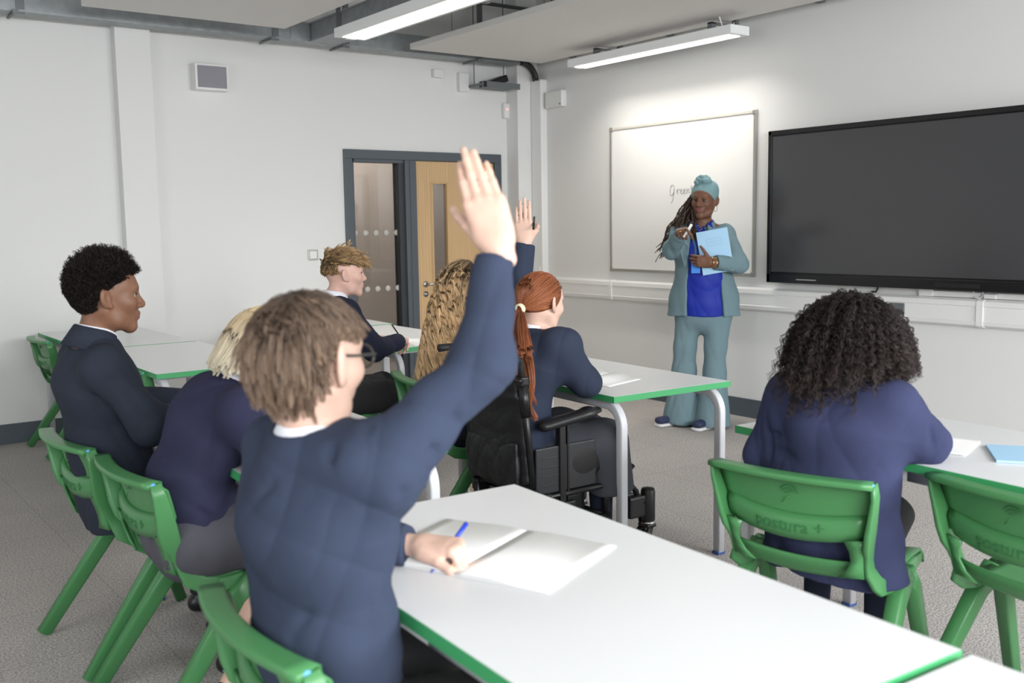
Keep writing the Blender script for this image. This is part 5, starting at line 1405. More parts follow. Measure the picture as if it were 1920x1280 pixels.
# ---- girl with long wavy hair
def girl_wavy():
    rg = np.random.RandomState(15)
    base = (2.45, 3.85, 0.0)
    H = Head((2.536, 3.726, 1.130), math.radians(6), 0.05, 0.0, 0.97)
    J = Jt((0.22, 0.97, 0), (2.47, 3.835, 0.53), (2.470, 3.825, 0.68), (2.490, 3.79, 0.86), (2.512, 3.745, 1.000),
           dict(sh=(2.475, 3.595, 0.945), el=(2.60, 3.53, 0.79), wr=(2.78, 3.66, 0.785), hand=dict(f=(0.9, 0.3, -0.05), n=(0, 0, -1), curl=(0.4, 0.4, 0.4, 0.4))),
           dict(sh=(2.545, 3.90, 0.945), el=(2.68, 3.95, 0.79), wr=(2.85, 3.84, 0.785), hand=dict(f=(0.9, -0.3, -0.05), n=(0, 0, -1), curl=(0.4, 0.4, 0.4, 0.4))),
           ((2.48, 3.76, 0.53), (2.86, 3.64, 0.53), (2.82, 3.64, 0.09), (1, -0.2, 0)), ((2.50, 3.92, 0.53), (2.88, 3.88, 0.53), (2.84, 3.88, 0.09), (1, -0.2, 0)))
    root, S = man('girl with very long wavy blonde hair, seen from behind next to the wheelchair', H, J, dict(face=False), SK_PINK, base, h=0.006)
    c = dict(hips=(0.165, 0.12), waist=(0.155, 0.112), chest=(0.162, 0.114), yoke=(0.10, 0.075), sleeve=(0.062, 0.054, 0.042), drop=0.11, hem=(0.170, 0.12), seed=51, amp=0.004, freq=20, neckr=0.058)
    T = top_sdf(H, J, c); part('jumper', T, 0.0065, DNAVY, root, base)
    S2 = SDF(); S2.ecap(J['pel'] + A(0.0, 0, -0.04), J['pel'] + A(0.36, -0.07, -0.03), (0.2, 1, 0), (0.175, 0.10), (0.175, 0.088), 0.04); S2.warp(fold_fn(9, 0.004, 16)); part('skirt', S2, 0.008, BLACKT, root, base)
    tights(J, root, base); shoes(J, root, base)
    def keep(d): return ((d[:, 2] > -0.15) & ~((d[:, 0] > 0.6) & (d[:, 2] < 0.45))) | ((d[:, 0] < 0.2) & (d[:, 2] > -0.4))
    D = scalp_roots(rg, 400, keep)
    def flow(p, nv, i, u):
        v = np.zeros_like(p); v[:, 2] = -1.0; v[:, 0] = -0.35 * (u < 0.5) - 0.05; v[:, 1] = D[:, 1] * (0.26 if u < 0.3 else 0.12 if u < 0.6 else 0.24)
        v = v - nv * np.minimum((v * nv).sum(1, keepdims=True), 0) * (u < 0.35); return v / np.linalg.norm(v, axis=1, keepdims=True)
    P = grow(H, rg, D, rg.uniform(0.40, 0.54, len(D)), 30, flow, 0.45, 0.0, lift=0.010, collide=sdf_push(T, 0.012))
    P, lk = clumps(rg, P, 19, 0.0095, 0.7, (0.0125, 3.6), coil=True, jit=0.12, rise=2.4)
    N, K, _ = P.shape; s = np.linspace(0, 1, K)[None]
    hl = rg.uniform(0, 1, lk.max() + 1)[lk][:, None]
    bl = np.clip((s - 0.08 + (hl - 0.5) * 0.16) / 0.36, 0, 1) * np.ones((N, 1))
    hair_obj('hair', H, P, 0.00095, hair_mat('dark_blonde_waves', (74, 56, 44), (242, 206, 158), 0.36, 0.52, 0.5), base, root, rg, lk, bl, tone_lock=0.4, cap_blend=0.6, cap=cap_mesh(H, [((0.06, 0, 0.05), (1, 0, -0.6)), ((0, 0, -0.06), (0, 0, -1))], 0.006))
    return root
girl_wavy()

# ---- girl in the wheelchair
def girl_chair():
    rg = np.random.RandomState(16)
    base = (2.42, 3.14, 0.0)
    H = Head((2.462, 3.120, 1.108), math.radians(10), 0.10, 0.0, 0.96)
    J = Jt((0.0, 1, 0), (2.37, 3.14, 0.53), (2.345, 3.14, 0.68), (2.385, 3.13, 0.86), (2.430, 3.125, 0.990),
           dict(sh=(2.44, 2.975, 0.945), el=(2.545, 2.945, 0.805), wr=(2.675, 3.115, 0.790), hand=dict(f=(0.75, 0.6, -0.05), n=(0, 0, -1), curl=(0.5, 0.5, 0.5, 0.5))),
           dict(sh=(2.44, 3.285, 0.955), el=(2.545, 3.385, 1.150), wr=(2.594, 3.395, 1.345), hand=dict(f=(-0.01, 0.04, 1.0), n=(0.66, 0.75, 0.0), size=0.97, curl=(0.05, 0.03, 0.05, 0.09), thumb=(0.75, 0.25), spread=-0.005, thumb_curl=0.75)),
           ((2.41, 3.05, 0.53), (2.655, 2.99, 0.54), (2.665, 2.99, 0.18), (1, -0.1, 0)), ((2.41, 3.23, 0.53), (2.655, 3.27, 0.54), (2.665, 3.27, 0.18), (1, 0, 0)))
    root, S = man('red haired girl in navy blazer sitting in the wheelchair with her far arm raised', H, J, dict(face=True), SK_PALE, base, h=0.0045)
    c = dict(hips=(0.165, 0.125), waist=(0.150, 0.112), chest=(0.162, 0.115), yoke=(0.11, 0.078), sleeve=(0.068, 0.054, 0.040), drop=0.05, hem=(0.18, 0.135), seed=61, amp=0.0035, freq=20, neckr=0.056, cuff=-0.012)
    T = top_sdf(H, J, c); T.ell((2.462, 2.952, 0.965), (0.055, 0.045, 0.05), None, 0.03); part('blazer', T, 0.005, BLAZ2, root, base)
    S2 = SDF(); S2.ecap(J['pel'] + A(0.0, 0, -0.01), (2.67, 3.13, 0.55), (0, 1, 0), (0.185, 0.110), (0.225, 0.085), 0.04)
    for y in (2.965, 3.29): S2.ecap((2.665, y, 0.54), (2.675, y - 0.0, 0.36), (0, 1, 0), (0.085, 0.078), (0.10, 0.09), 0.06)
    S2.ecap((2.675, 3.13, 0.54), (2.685, 3.13, 0.36), (0, 1, 0), (0.20, 0.075), (0.23, 0.085), 0.05)
    S2.half((2.67, 3.1, 0.365), (0.15, 0.05, -1), 0.006); S2.warp(fold_fn(18, 0.006, 13)); part('skirt', S2, 0.0065, GREYS2, root, base)
    for s in 'RL':
        l = J['leg' + s]; k = SDF(); k.rc(l[0], l[1], 0.078, 0.058, 0.02); k.rc(l[1], l[2], 0.058, 0.042, 0.02); part('tights', k, 0.008, DNAVY, root, base)
        part('boot', shoe_sdf(l, 0.95), 0.006, SHOE, root, base)
    collar_obj('shirt_collar', J['nb'] + A(0, 0, 0.0), (0.2, 0, 1), (1, 0, 0), 0.053, 0.026, SHIRT, base, root, flare=0.020, drop=0.002)
    eyes_obj(H, root, base, (80, 90, 90))
    HM = hair_mat('copper_hair', (112, 60, 36), (190, 118, 78), 0.36, 0.3, 0.5)
    def keep(d): return ((d[:, 2] > -0.20) & ~((d[:, 0] > 0.58) & (d[:, 2] < 0.42)) & ~((d[:, 0] > 0.0) & (d[:, 2] < 0.02))) | ((d[:, 0] < -0.1) & (d[:, 2] > -0.55))
    D = scalp_roots(rg, 420, keep); tie = np.array([-0.118, 0.0, -0.022])
    def flow(p, nv, i, u):
        v = tie - p; l = np.linalg.norm(v, axis=1, keepdims=True); v = v / (l + 1e-9); v = v - nv * (v * nv).sum(1, keepdims=True) * 0.85 * (l > 0.03); return v / (np.linalg.norm(v, axis=1, keepdims=True) + 1e-9)
    dist = np.linalg.norm(skull_r(H, D) - tie, axis=1) * 1.16
    P = grow(H, rg, D, dist, 12, flow, 0.15, 0.0, lift=0.008)
    P, lk = clumps(rg, P, 13, 0.008, 0.5)
    cm = cap_mesh(H, [((0.06, 0, 0.05), (1, 0, -0.6)), ((0, 0, -0.05), (0.5, 0, -1))], 0.006)
    bl = np.clip(rg.uniform(0.1, 0.9, (len(P), 1)) * np.ones((1, 12)), 0, 1)
    hr = hair_obj('hair', H, P, 0.0009, HM, base, root, rg, lk, bl, cap=cm)
    # the tail: from the tie down the back, one lock falls outside the push handle
    n = 46; K = 26; Gd = np.empty((n, K, 3)); tw = H.p(*tie)
    for i in range(n):
        a = rg.uniform(0, 2*PI); r = rg.uniform(0, 1) ** 0.5; end = A(2.215 + 0.06*r*math.cos(a), 3.075 + 0.125*r*math.sin(a), rg.uniform(0.76, 0.88))
        if i % 6 == 0: end = A(2.27, 2.93, rg.uniform(0.68, 0.76))
        for k in range(K):
            u = k / (K - 1); p = tw * (1 - u) + end * u; bulge = math.sin(u * PI)
            p = p + A(-0.045, 0, -0.03) * bulge + A(0, math.sin(a), 0) * 0.095 * r * bulge + A(math.cos(a), 0, 0) * 0.03 * r * bulge * 0.6
            p = p + A(0.012 * math.sin(u*7 + a), 0.016 * math.sin(u * 6 + 2*a), 0) * u
            Gd[i, k] = p
    Gd[:, 0] = tw + rg.normal(0, 0.005, (n, 3))
    sh_ = Gd.shape; Gd = sdf_push(T, 0.014)(Gd.reshape(-1, 3)).reshape(sh_)
    P, lk = clumps(rg, Gd, 40, 0.016, 0.35, (0.005, 1.2), jit=0.3)
    bl = np.clip(0.35 + 0.5 * np.linspace(0, 1, K)[None] * np.ones((len(P), 1)), 0, 1)
    hair_obj('ponytail', H, P, 0.0009, HM, base, hr, rg, lk, bl, canonical=False)
    b = MB(); q = nrm(H.d(-1, 0, -0.35)); u_ = nrm(np.cross(q, A(0, 1, 0))); w_ = np.cross(q, u_)
    for dd in (0.0, 0.006, 0.012): b.tube([tw + q * dd + (u_*math.cos(a) + w_*math.sin(a)) * 0.017 for a in np.linspace(0, 2*PI, 17)], 0.0042, 8)
    o = b.build('hair_band', mat('cream_band', (236, 224, 190), 0.6), None, base); o.parent = hr; o.location = (0, 0, 0)
    return root
girl_chair()
p0 = A(2.612, 3.352, 1.42); pd = nrm((-0.5, -0.6, -0.35)); t_ = thing('felt_pen', 'black pen gripped by the thumb of the wheelchair user\'s raised hand', 'pen', tuple(p0))
b = MB(); b.tube([p0 - pd * 0.08, p0 + pd * 0.032], 0.0052, 8); b.build('barrel', M['black'], t_, tuple(p0))
b = MB(); b.tube([p0 + pd * 0.030, p0 + pd * 0.036], 0.0056, 8); b.build('end_cap', M['rubber'], t_, tuple(p0))

# ---- girl with big curly hair
def girl_curly():
    rg = np.random.RandomState(17)
    base = (2.35, 1.70, 0.0)
    H = Head((2.462, 1.690, 1.072), math.radians(10), 0.12, 0.0, 0.97)
    J = Jt((-0.18, 0.98, 0), (2.405, 1.70, 0.53), (2.385, 1.69, 0.68), (2.390, 1.68, 0.84), (2.415, 1.675, 0.965),
           dict(sh=(2.445, 1.540, 0.910), el=(2.545, 1.500, 0.805), wr=(2.72, 1.62, 0.79), hand=dict(f=(0.6, 0.75, -0.05), n=(0, 0, -1), curl=(0.5, 0.5, 0.5, 0.5))),
           dict(sh=(2.375, 1.830, 0.915), el=(2.375, 1.925, 0.720), wr=(2.60, 1.93, 0.79), hand=dict(f=(0.9, -0.2, 0.0), n=(0, 0, -1), curl=(0.5, 0.5, 0.5, 0.5))),
           ((2.42, 1.63, 0.53), (2.73, 1.75, 0.53), (2.70, 1.74, 0.09), (1, 0.3, 0)), ((2.39, 1.79, 0.53), (2.70, 1.95, 0.53), (2.66, 1.94, 0.09), (1, 0.3, 0)))
    root, S = man('girl with big dark curly hair in blue navy jumper, her back to us', H, J, dict(face=False), SK_TAN, base, h=0.006)
    c = dict(hips=(0.188, 0.108), waist=(0.174, 0.106), chest=(0.172, 0.112), yoke=(0.11, 0.08), sleeve=(0.062, 0.054, 0.044), drop=0.110, hem=(0.220, 0.106), seed=71, amp=0.004, freq=18, gd=0.010, grooves=[((2.295, 1.845, 0.80), (2.31, 1.76, 0.835)), ((2.285, 1.83, 0.765), (2.275, 1.74, 0.76)), ((2.30, 1.85, 0.87), (2.305, 1.835, 0.72)), ((2.42, 1.505, 0.84), (2.37, 1.54, 0.77)), ((2.49, 1.475, 0.88), (2.50, 1.455, 0.80))], neckr=0.058, rib=False)
    T = top_sdf(H, J, c); part('jumper', T, 0.0055, NAVY3, root, base)
    S2 = SDF(); S2.ecap(J['pel'] + A(0.0, 0, -0.04), J['pel'] + A(0.33, 0.14, -0.03), (-0.35, 1, 0), (0.175, 0.10), (0.17, 0.088), 0.04); part('skirt', S2, 0.008, BLACKT, root, base)
    tights(J, root, base); shoes(J, root, base)
    collar_obj('shirt_collar', J['nb'], (0.25, 0, 1), (1, 0, 0), 0.056, 0.028, SHIRT, base, root, flare=0.020, drop=0.0)
    def keep(d): return ((d[:, 2] > -0.25) & ~((d[:, 0] > 0.6) & (d[:, 2] < 0.45))) | ((d[:, 0] < 0.1) & (d[:, 2] > -0.5))
    D = scalp_roots(rg, 820, keep)
    def flow(p, nv, i, u):
        c0 = np.array([-0.012, 0, 0.032]); v = p - c0; v /= np.linalg.norm(v, axis=1, keepdims=True)
        side = np.stack([v[:, 0] * 0.70, v[:, 1] * 0.53, v[:, 2] * 0.25], 1)
        w = side * (1.0 - 0.72 * u) + np.array([0, 0, -1.0]) * (0.22 + 0.95 * u) + rg.normal(0, 0.14, p.shape); return w / np.linalg.norm(w, axis=1, keepdims=True)
    low = np.clip(-D[:, 2], 0, 1)
    Ln = (0.150 - 0.04 * low + 0.05 * (D[:, 2] > 0.35) + 0.10 * (D[:, 0] < -0.55) * (np.abs(D[:, 1]) < 0.5)) * rg.uniform(0.72, 1.12, len(D))
    P = grow(H, rg, D, Ln, 26, flow, 0.55, 0.0, lift=0.02, collide=sdf_push(T, 0.010))
    P, lk = clumps(rg, P, 9, 0.0085, 0.8, (0.0066, 8.0), coil=True, jit=0.5)
    hair_obj('hair', H, P, 0.00085, hair_mat('dark_brown_curls', (34, 28, 27), (66, 56, 52), 0.6, 0.4, 0.25), base, root, rg, lk,
             cap=cap_mesh(H, [((0.06, 0, 0.05), (1, 0, -0.6)), ((0, 0, -0.05), (0, 0, -1))], 0.03, 0.008))
    return root
girl_curly()
# ---- the teacher
def teacher():
    rg = np.random.RandomState(18)
    O = A(5.255, 4.83, 0.0); F = nrm((-0.737, -0.676, 0)); Rr = nrm((0.676, -0.737, 0))
    def T(r, f, z): return O + Rr * r + F * f + A(0, 0, z)
    base = tuple(O)
    SUIT = mat('teal_grey_suit', (110, 133, 140), 0.85, spec=0.2, bump=(500, 0.2, 0.001))
    BLOUSE = mat('royal_blue_blouse', (20, 42, 150), 0.6, spec=0.35)
    WRAP = mat('teal_headwrap', (120, 152, 156), 0.85, spec=0.2, bump=(90, 0.4, 0.004))
    SNK = mat('navy_sneaker', (40, 48, 80), 0.6); SOLE = mat('white_sole', (226, 226, 226), 0.5); GOLD = mat('gold', (205, 170, 100), 0.25, metal=1.0)
    yawF = math.atan2(F[1], F[0])
    H = Head(T(0.010, 0.035, 1.567), yawF - math.radians(20), 0.03, -0.05, 1.0)
    sd = -Rr      # her left is image right
    left = Rr
    J = dict(side=Rr, pel=T(0.015, 0, 0.92), wst=T(0.01, 0.01, 1.07), chs=T(0.0, 0.0, 1.25), nb=T(0.0, 0.0, 1.415),
             R=dict(sh=T(-0.160, 0.0, 1.350), el=T(-0.205, 0.12, 1.235), wr=T(-0.140, 0.33, 1.360), hand=dict(f=F * 0.93 + Rr * 0.10 + A(0, 0, 0.10), n=A(0, 0, -1) + Rr * 0.35, size=1.0, curl=(0.35, 1.15, 1.25, 1.3), thumb=(0.5, 0.6), spread=0.0, thumb_curl=0.4)),
             L=dict(sh=T(0.158, 0.0, 1.350), el=T(0.245, 0.140, 1.135), wr=T(0.062, 0.262, 1.152), hand=dict(f=-Rr * 0.95 + F * 0.05 + A(0, 0, 0.12), n=-F, size=1.0, curl=(0.55, 0.6, 0.65, 0.7), thumb=(0.9, -0.2), spread=0.02, thumb_curl=0.15)),
             legR=[T(-0.080, 0, 0.90), T(-0.115, 0.02, 0.50), T(-0.130, 0.04, 0.10), nrm(F * 0.62 - Rr * 0.75)], legL=[T(0.100, 0, 0.90), T(0.100, 0.05, 0.50), T(0.090, 0.12, 0.10), nrm(F * 0.80 - Rr * 0.55)])
    root, S = man('teacher in teal suit, royal blue blouse and headwrap pointing from the whiteboard', H, J, dict(girth=1.12, neck=0.052, nose=1.2, lips=1.45, jaw=1.05), SK_DEEP, base, h=0.0045)
    eyes_obj(H, root, base, (34, 20, 14), (1, 0.15, -0.03)); brows_obj(H, root, base, mat('dark_brow', (28, 20, 17), 0.7), 0.0026)
    # blouse
    B = SDF()
    B.ecap(T(0.01, 0.01, 0.86), T(0.01, 0.02, 1.02), Rr, (0.180, 0.145), (0.158, 0.134), 0.05); B.ecap(T(0.01, 0.02, 1.02), T(0.0, 0.035, 1.21), Rr, (0.158, 0.134), (0.166, 0.132), 0.05)
    B.ecap(T(0.0, 0.02, 1.22), T(-0.025, 0.005, 1.37), Rr, (0.16, 0.12), (0.085, 0.07), 0.05)
    for s in (-1, 1): B.ell(T(s * 0.075, 0.10, 1.215), (0.075, 0.075, 0.075), None, 0.05)
    B.half(T(0, 0, 0.785), (0, 0, -1)); B.ecap(T(0.01, 0.01, 0.76), T(0.01, 0.01, 0.86), Rr, (0.18, 0.140), (0.185, 0.145), 0.01); B.half(T(0, 0, 0.778), (0, 0, -1))
    B.warp(fold_fn(81, 0.005, 15, (0, 0, 1), 0.25))
    nv = nrm(H.p(-0.02, 0, -0.06) - J['nb']); B.rc(J['nb'] + F * 0.01, J['nb'] + nv * 0.2, 0.058, 0.075, 0.01, 's'); B.rc(T(-0.02, 0.10, 1.385), T(-0.015, 0.17, 1.32), 0.036, 0.014, 0.01, 's')
    part('blouse', B, 0.006, BLOUSE, root, base)
    collar_obj('blouse_collar', J['nb'] + F * 0.014 - A(0, 0, 0.012), nrm(A(0, 0, 1) + F * 0.28), F, 0.060, 0.026, BLOUSE, base, root, flare=0.034, drop=0.016, gap=0.95)
    # open blazer: back and side shell with the front cut away, two sleeves
    K = SDF(); Tn = SDF()
    Tn.ecap(T(0.012, -0.01, 0.74), T(0.012, -0.01, 0.90), Rr, (0.255, 0.185), (0.228, 0.168), 0.05); Tn.ecap(T(0.012, -0.01, 0.90), T(0.01, 0.0, 1.05), Rr, (0.228, 0.168), (0.186, 0.150), 0.05)
    Tn.ecap(T(0.01, 0.0, 1.05), T(0.0, 0.015, 1.22), Rr, (0.186, 0.150), (0.192, 0.146), 0.05); Tn.ecap(T(0.0, 0.01, 1.24), T(-0.02, 0.0, 1.375), Rr, (0.186, 0.13), (0.105, 0.078), 0.05)
    for s in (-1, 1): Tn.ell(T(s * 0.085, 0.10, 1.215), (0.082, 0.082, 0.085), None, 0.05)
    Tn.half(T(0, 0, 0.775), (0, 0, -1))
    Tn.warp(fold_fn(82, 0.004, 14, (0, 0, 1), 0.35))
    # opening: wedge removed down the front
    Op = SDF(); Op.ecap(T(0.03, 0.22, 0.60), T(0.015, 0.22, 1.00), Rr, (0.152, 0.20), (0.125, 0.20), 0.02); Op.ecap(T(0.015, 0.22, 1.00), T(-0.02, 0.17, 1.36), Rr, (0.125, 0.20), (0.058, 0.14), 0.02)
    nest(Tn, Op, 0.012, 's')
    nest(K, Tn, 0.0)
    for s, r in (('R', (0.062, 0.058, 0.046)), ('L', (0.062, 0.058, 0.046))):
        a = J[s]; V = SDF(); ax = nrm(a['wr'] - a['el']); cut = a['wr'] - ax * 0.035
        V.rc(J['nb'] - A(0, 0, 0.06) + (a['sh'] - J['nb']) * 0.35, a['sh'] - A(0, 0, 0.012), 0.052, r[0] * 0.92, 0.03); V.rc(a['sh'] - A(0, 0, 0.012), a['el'], r[0], r[1], 0.04); V.rc(a['el'], cut + ax * 0.03, r[1], r[2], 0.04); V.half(cut, ax)
        V.warp(fold_fn(83, 0.004, 24)); nest(K, V, 0.025)
    K.rc(J['nb'] - nv * 0.01 + F * 0.01, J['nb'] + nv * 0.2, 0.066, 0.09, 0.008, 's')
    part('blazer', K, 0.006, SUIT, root, base)
    collar_obj('blazer_collar', J['nb'] + F * 0.004 - A(0, 0, 0.020), nrm(A(0, 0, 1) + F * 0.30), F, 0.070, 0.030, SUIT, base, root, flare=0.036, drop=0.020, gap=1.9, thick=0.006)
    for s, x0 in ((-1, -0.02), (1, -0.02)):      # lapels
        b = MB(); o_ = [T(x0 + s * 0.056, 0.098, 1.405), T(x0 + s * 0.118, 0.104, 1.365), T(x0 + s * 0.150, 0.134, 1.320), T(x0 + s * 0.128, 0.146, 1.312), T(x0 + s * 0.138, 0.172, 1.26), T(x0 + s * 0.098, 0.196, 1.12), T(x0 + s * 0.084, 0.198, 1.14), T(x0 + s * 0.072, 0.180, 1.26)]
        n_ = len(o_); V = [p for p in o_] + [p + F * 0.007 for p in o_]
        b.add(V, [tuple(range(n_))[::-1], tuple(range(n_, 2*n_))] + [(i, (i+1) % n_, (i+1) % n_ + n_, i + n_) for i in range(n_)], 0, False)
        o = b.build('lapel', SUIT, None, base); o.parent = root; o.location = (0, 0, 0)
    # flared trousers
    P_ = SDF(); P_.ecap(T(0.012, 0, 0.78), T(0.012, 0, 0.98), Rr, (0.195, 0.145), (0.175, 0.135), 0.05)
    for s in 'RL':
        l = J['leg' + s]; V = SDF(); m_ = l[1] + (l[2] - l[1]) * 0.30
        V.rc(l[0] - A(0, 0, 0.02), l[1] + A(0, 0, 0.05), 0.104, 0.070, 0.03); V.rc(l[1] + A(0, 0, 0.05), m_, 0.070, 0.074, 0.03)
        e = l[2] + A(0, 0, -0.075) + A(*l[3]) * 0.02; V.ecap(m_, e, Rr, (0.074, 0.076), (0.122, 0.135), 0.03)
        V.half((0, 0, 0.022), A(0, 0, -1) - F * 0.05 * 0, 0.004); V.warp(fold_fn(90 + ord(s), 0.007, 15, (0, 0, 1), 0.2)); nest(P_, V, 0.03)
    part('trousers', P_, 0.0065, SUIT, root, base)
    for s in 'RL':
        l = [*J['leg' + s]]; l[2] = l[2] + A(*l[3]) * 0.055
        sh = part('shoe', shoe_sdf(l, 1.0), 0.006, SNK, root, base)
        g = l[2].copy(); g[2] = 0.0; d = A(*l[3]); V = SDF(); sdv = np.cross(A(0, 0, 1), d)
        V.ecap(g + A(0, 0, 0.014) - d * 0.04, g + A(0, 0, 0.014) + d * 0.155, sdv, (0.038, 0.022), (0.044, 0.020), 0.01); V.half(g + A(0, 0, 0.001), (0, 0, -1)); V.half(g + A(0, 0, 0.024), (0, 0, 1))
        part('sole', V, 0.006, SOLE, sh, base)
    # headwrap: band round the head, twisted knot on top
    W = SDF(); W.ell(H.p(-0.016, 0, 0.045), (0.108, 0.087, 0.086), H.R, 0.02); W.half(H.p(0.085, 0, 0.063), H.d(0.62, 0, -1), 0.01)
    W.ell(H.p(-0.03, 0, 0.085), (0.085, 0.078, 0.062), H.R, 0.03); W.warp(fold_fn(7, 0.003, 32, H.d(0, 1, 0), 0.2)); wr_ = part('headwrap', W, 0.005, WRAP, root, base)
    b = MB()
    for k in range(3):
        pts = []; R_ = 0.046 - 0.010 * k
        for a in np.linspace(0, 2 * PI * 0.95, 20): pts.append(H.p(0.018 + 0.75*R_ * math.cos(a + k), R_ * math.sin(a + k) - 0.006, 0.134 + 0.012 * k + 0.007 * math.sin(2*a)))
        b.tube(pts, [0.006] + [0.019 - 0.002 * k] * 18 + [0.006], 10)
    b.ball(H.p(0.018, -0.006, 0.136), (0.034, 0.034, 0.026), 0, 2); b.ball(H.p(0.02, -0.006, 0.166), (0.014, 0.014, 0.012), 0, 2)
    o = b.build('wrap_knot', WRAP, None, base); o.parent = wr_; o.location = (0, 0, 0)
    # locs swept over her shoulder to the door side
    n = 110; Kp = 40; G = np.empty((n, Kp, 3)); rad = np.empty((n, Kp))
    for i in range(n):
        a = rg.uniform(0, 1); st = H.p(-0.045 + 0.03 * a, -0.082 + 0.012*rg.normal(), 0.055 - 0.085 * rg.uniform())
        sx = rg.uniform(0, 1) ** 0.8
        end = T(-0.085 - 0.235 * sx, 0.01 + 0.09 * rg.uniform(-1, 1), 1.45 - 0.17 * sx - 0.12 * rg.uniform(0, 1))
        if i % 7 == 0: end = T(-0.09 + 0.05 * rg.uniform(), 0.15, 1.32 - 0.09 * rg.uniform())
        ph = rg.uniform(0, 6.28)
        for k in range(Kp):
            u = k / (Kp - 1); p = st * (1 - u) + end * u + A(0, 0, 1) * (0.035 * math.sin(PI * u) * (1 - 0.3 * sx)) - A(0, 0, 1) * 0.05 * u * u * 0.5
            p = p + Rr * 0.010 * math.sin(16 * u + ph) * u + F * 0.012 * math.sin(11 * u + 1.7 * ph) + A(0, 0, 0.010) * math.sin(19 * u + ph * 2.2) * u
            G[i, k] = p; rad[i, k] = 0.0050 * (1 + 0.28 * math.sin(75 * u + ph)) * (1 - 0.45 * u ** 4)
    V, Q, C = strands_mesh(G, rad, np.full((n, Kp), 0.3), rg.uniform(0, 1, n), 7)
    o = np_mesh('locs', V, Q, hair_mat('dark_locs', (36, 28, 25), (92, 70, 58), 0.65, 0.5, 0.3), base, root); add_colour(o, C)
    # jewellery, lanyard
    def torus(name, c, ax, R_, r, m, par=None):
        ax = nrm(ax); u = nrm(np.cross(ax, A(0.3, 0.2, 1))); w = np.cross(ax, u); b = MB()
        b.tube([A(*c) + (u*math.cos(a) + w*math.sin(a)) * R_ for a in np.linspace(0, 2*PI, 21)], r, 6); o = b.build(name, m, None, base); o.parent = par or root; o.location = (0, 0, 0)
    for y in (-1, 1): torus('earring', H.p(0.002, y * 0.086, -0.050), H.d(0.3, 1, 0), 0.019, 0.0016, GOLD)
    a = J['L']; ax = nrm(a['wr'] - a['el'])
    for k, m in enumerate((GOLD, mat('bead', (150, 90, 80), 0.5), GOLD)): torus('bracelet', a['wr'] + ax * (0.004 - 0.014 * k), ax, 0.034, 0.0042, m)
    hr_ = J['R']['hand']; fR = nrm(hr_['f']); torus('ring', J['R']['wr'] + fR * 0.105 + Rr * -0.010 + A(0, 0, -0.012), fR * 0.4 + A(0, 0, -1), 0.0105, 0.0022, GOLD)
    LAN = mat('blue_lanyard', (70, 120, 150), 0.6); b = MB()
    for s in (-1, 1): b.tube([T(-0.025 + s * 0.062, 0.052, 1.420), T(-0.022 + s * 0.050, 0.115, 1.345), T(-0.015 + s * 0.03, 0.178, 1.25), T(-0.035 + s * 0.008, 0.198, 1.17)], 1.0, 8, 0, True, sq=(0.014, 0.002), up=tuple(F))
    o = b.build('lanyard', LAN, None, base); o.parent = root; o.location = (0, 0, 0)
    b = MB(); b.box(T(-0.042, 0.205, 1.120), (0.060, 0.003, 0.085), 0, 0.001, Matrix.Rotation(math.atan2(Rr[1], Rr[0]), 3, 'Z')); o2 = b.build('badge_card', mat('badge_blue', (50, 130, 220), 0.4), None, base); o2.parent = o; o2.location = (0, 0, 0)
    b = MB(); b.tube([T(-0.075 + 0.0, 0.06, 1.40), T(-0.02, 0.13, 1.365), T(0.035, 0.06, 1.40)], 0.0012, 5); o = b.build('necklace', GOLD, None, base); o.parent = root; o.location = (0, 0, 0)
    # what she holds
    t = thing('exercise_book', 'pale blue exercise book hugged to the teacher\'s chest', 'notebook', tuple(T(0.09, 0.19, 1.21)))
    o0 = tuple(T(0.09, 0.19, 1.21)); U = nrm(Rr * 0.985 + A(0, 0, 0.17)); Vv = nrm(A(0, 0, 1) - Rr * 0.10); Vv = nrm(Vv - U * (Vv @ U)); Wn = np.cross(U, Vv); Wn = Wn if Wn @ F > 0 else -Wn
    def slab(u0, u1, v0, v1, w0, w1):
        b = MB(); c = A(*T(0.085, 0.212, 1.225)); Vx = []
        for w in (w0, w1):
            for (u, v) in ((u0, v0), (u1, v0), (u1, v1), (u0, v1)): Vx.append(c + U*u + Vv*v + Wn*w)
        b.add(Vx, [(3, 2, 1, 0), (4, 5, 6, 7), (0, 1, 5, 4), (1, 2, 6, 5), (2, 3, 7, 6), (3, 0, 4, 7)]); return b
    slab(-0.104, 0.104, -0.147, 0.147, -0.004, 0.004).build('cover', M['bluecard'], t, o0)
    slab(-0.101, 0.105, -0.144, 0.144, -0.0025, 0.0025).build('page_block', M['paper'], t, o0)
    fr_ = MB()
    for (u0, u1, v0, v1) in ((-0.045, 0.055, 0.088, 0.090), (-0.045, 0.055, 0.042, 0.044), (-0.045, -0.043, 0.042, 0.09), (0.053, 0.055, 0.042, 0.09), (-0.03, 0.04, 0.070, 0.0715), (-0.03, 0.04, 0.058, 0.0595)):
        q = slab(u0, u1, v0, v1, 0.004, 0.0046); fr_.add(q.v, q.f)
    fr_.build('name_panel', M['bluecard2'], t, o0)
    c = J['R']['wr'] + fR * 0.112 + Rr * 0.025 + A(0, 0, 0.0); pd = nrm(Rr * 0.50 + A(0, 0, 0.80) - F * 0.1)
    c = c + Rr * 0.012
    t = thing('whiteboard_marker', 'white marker pen held upright in the teacher\'s pointing hand', 'marker', tuple(c))
    b = MB(); b.tube([c - pd * 0.055, c - pd * 0.05, c + pd * 0.045], [0.005, 0.0085, 0.0085], 10); b.build('barrel', M['white'], t, tuple(c))
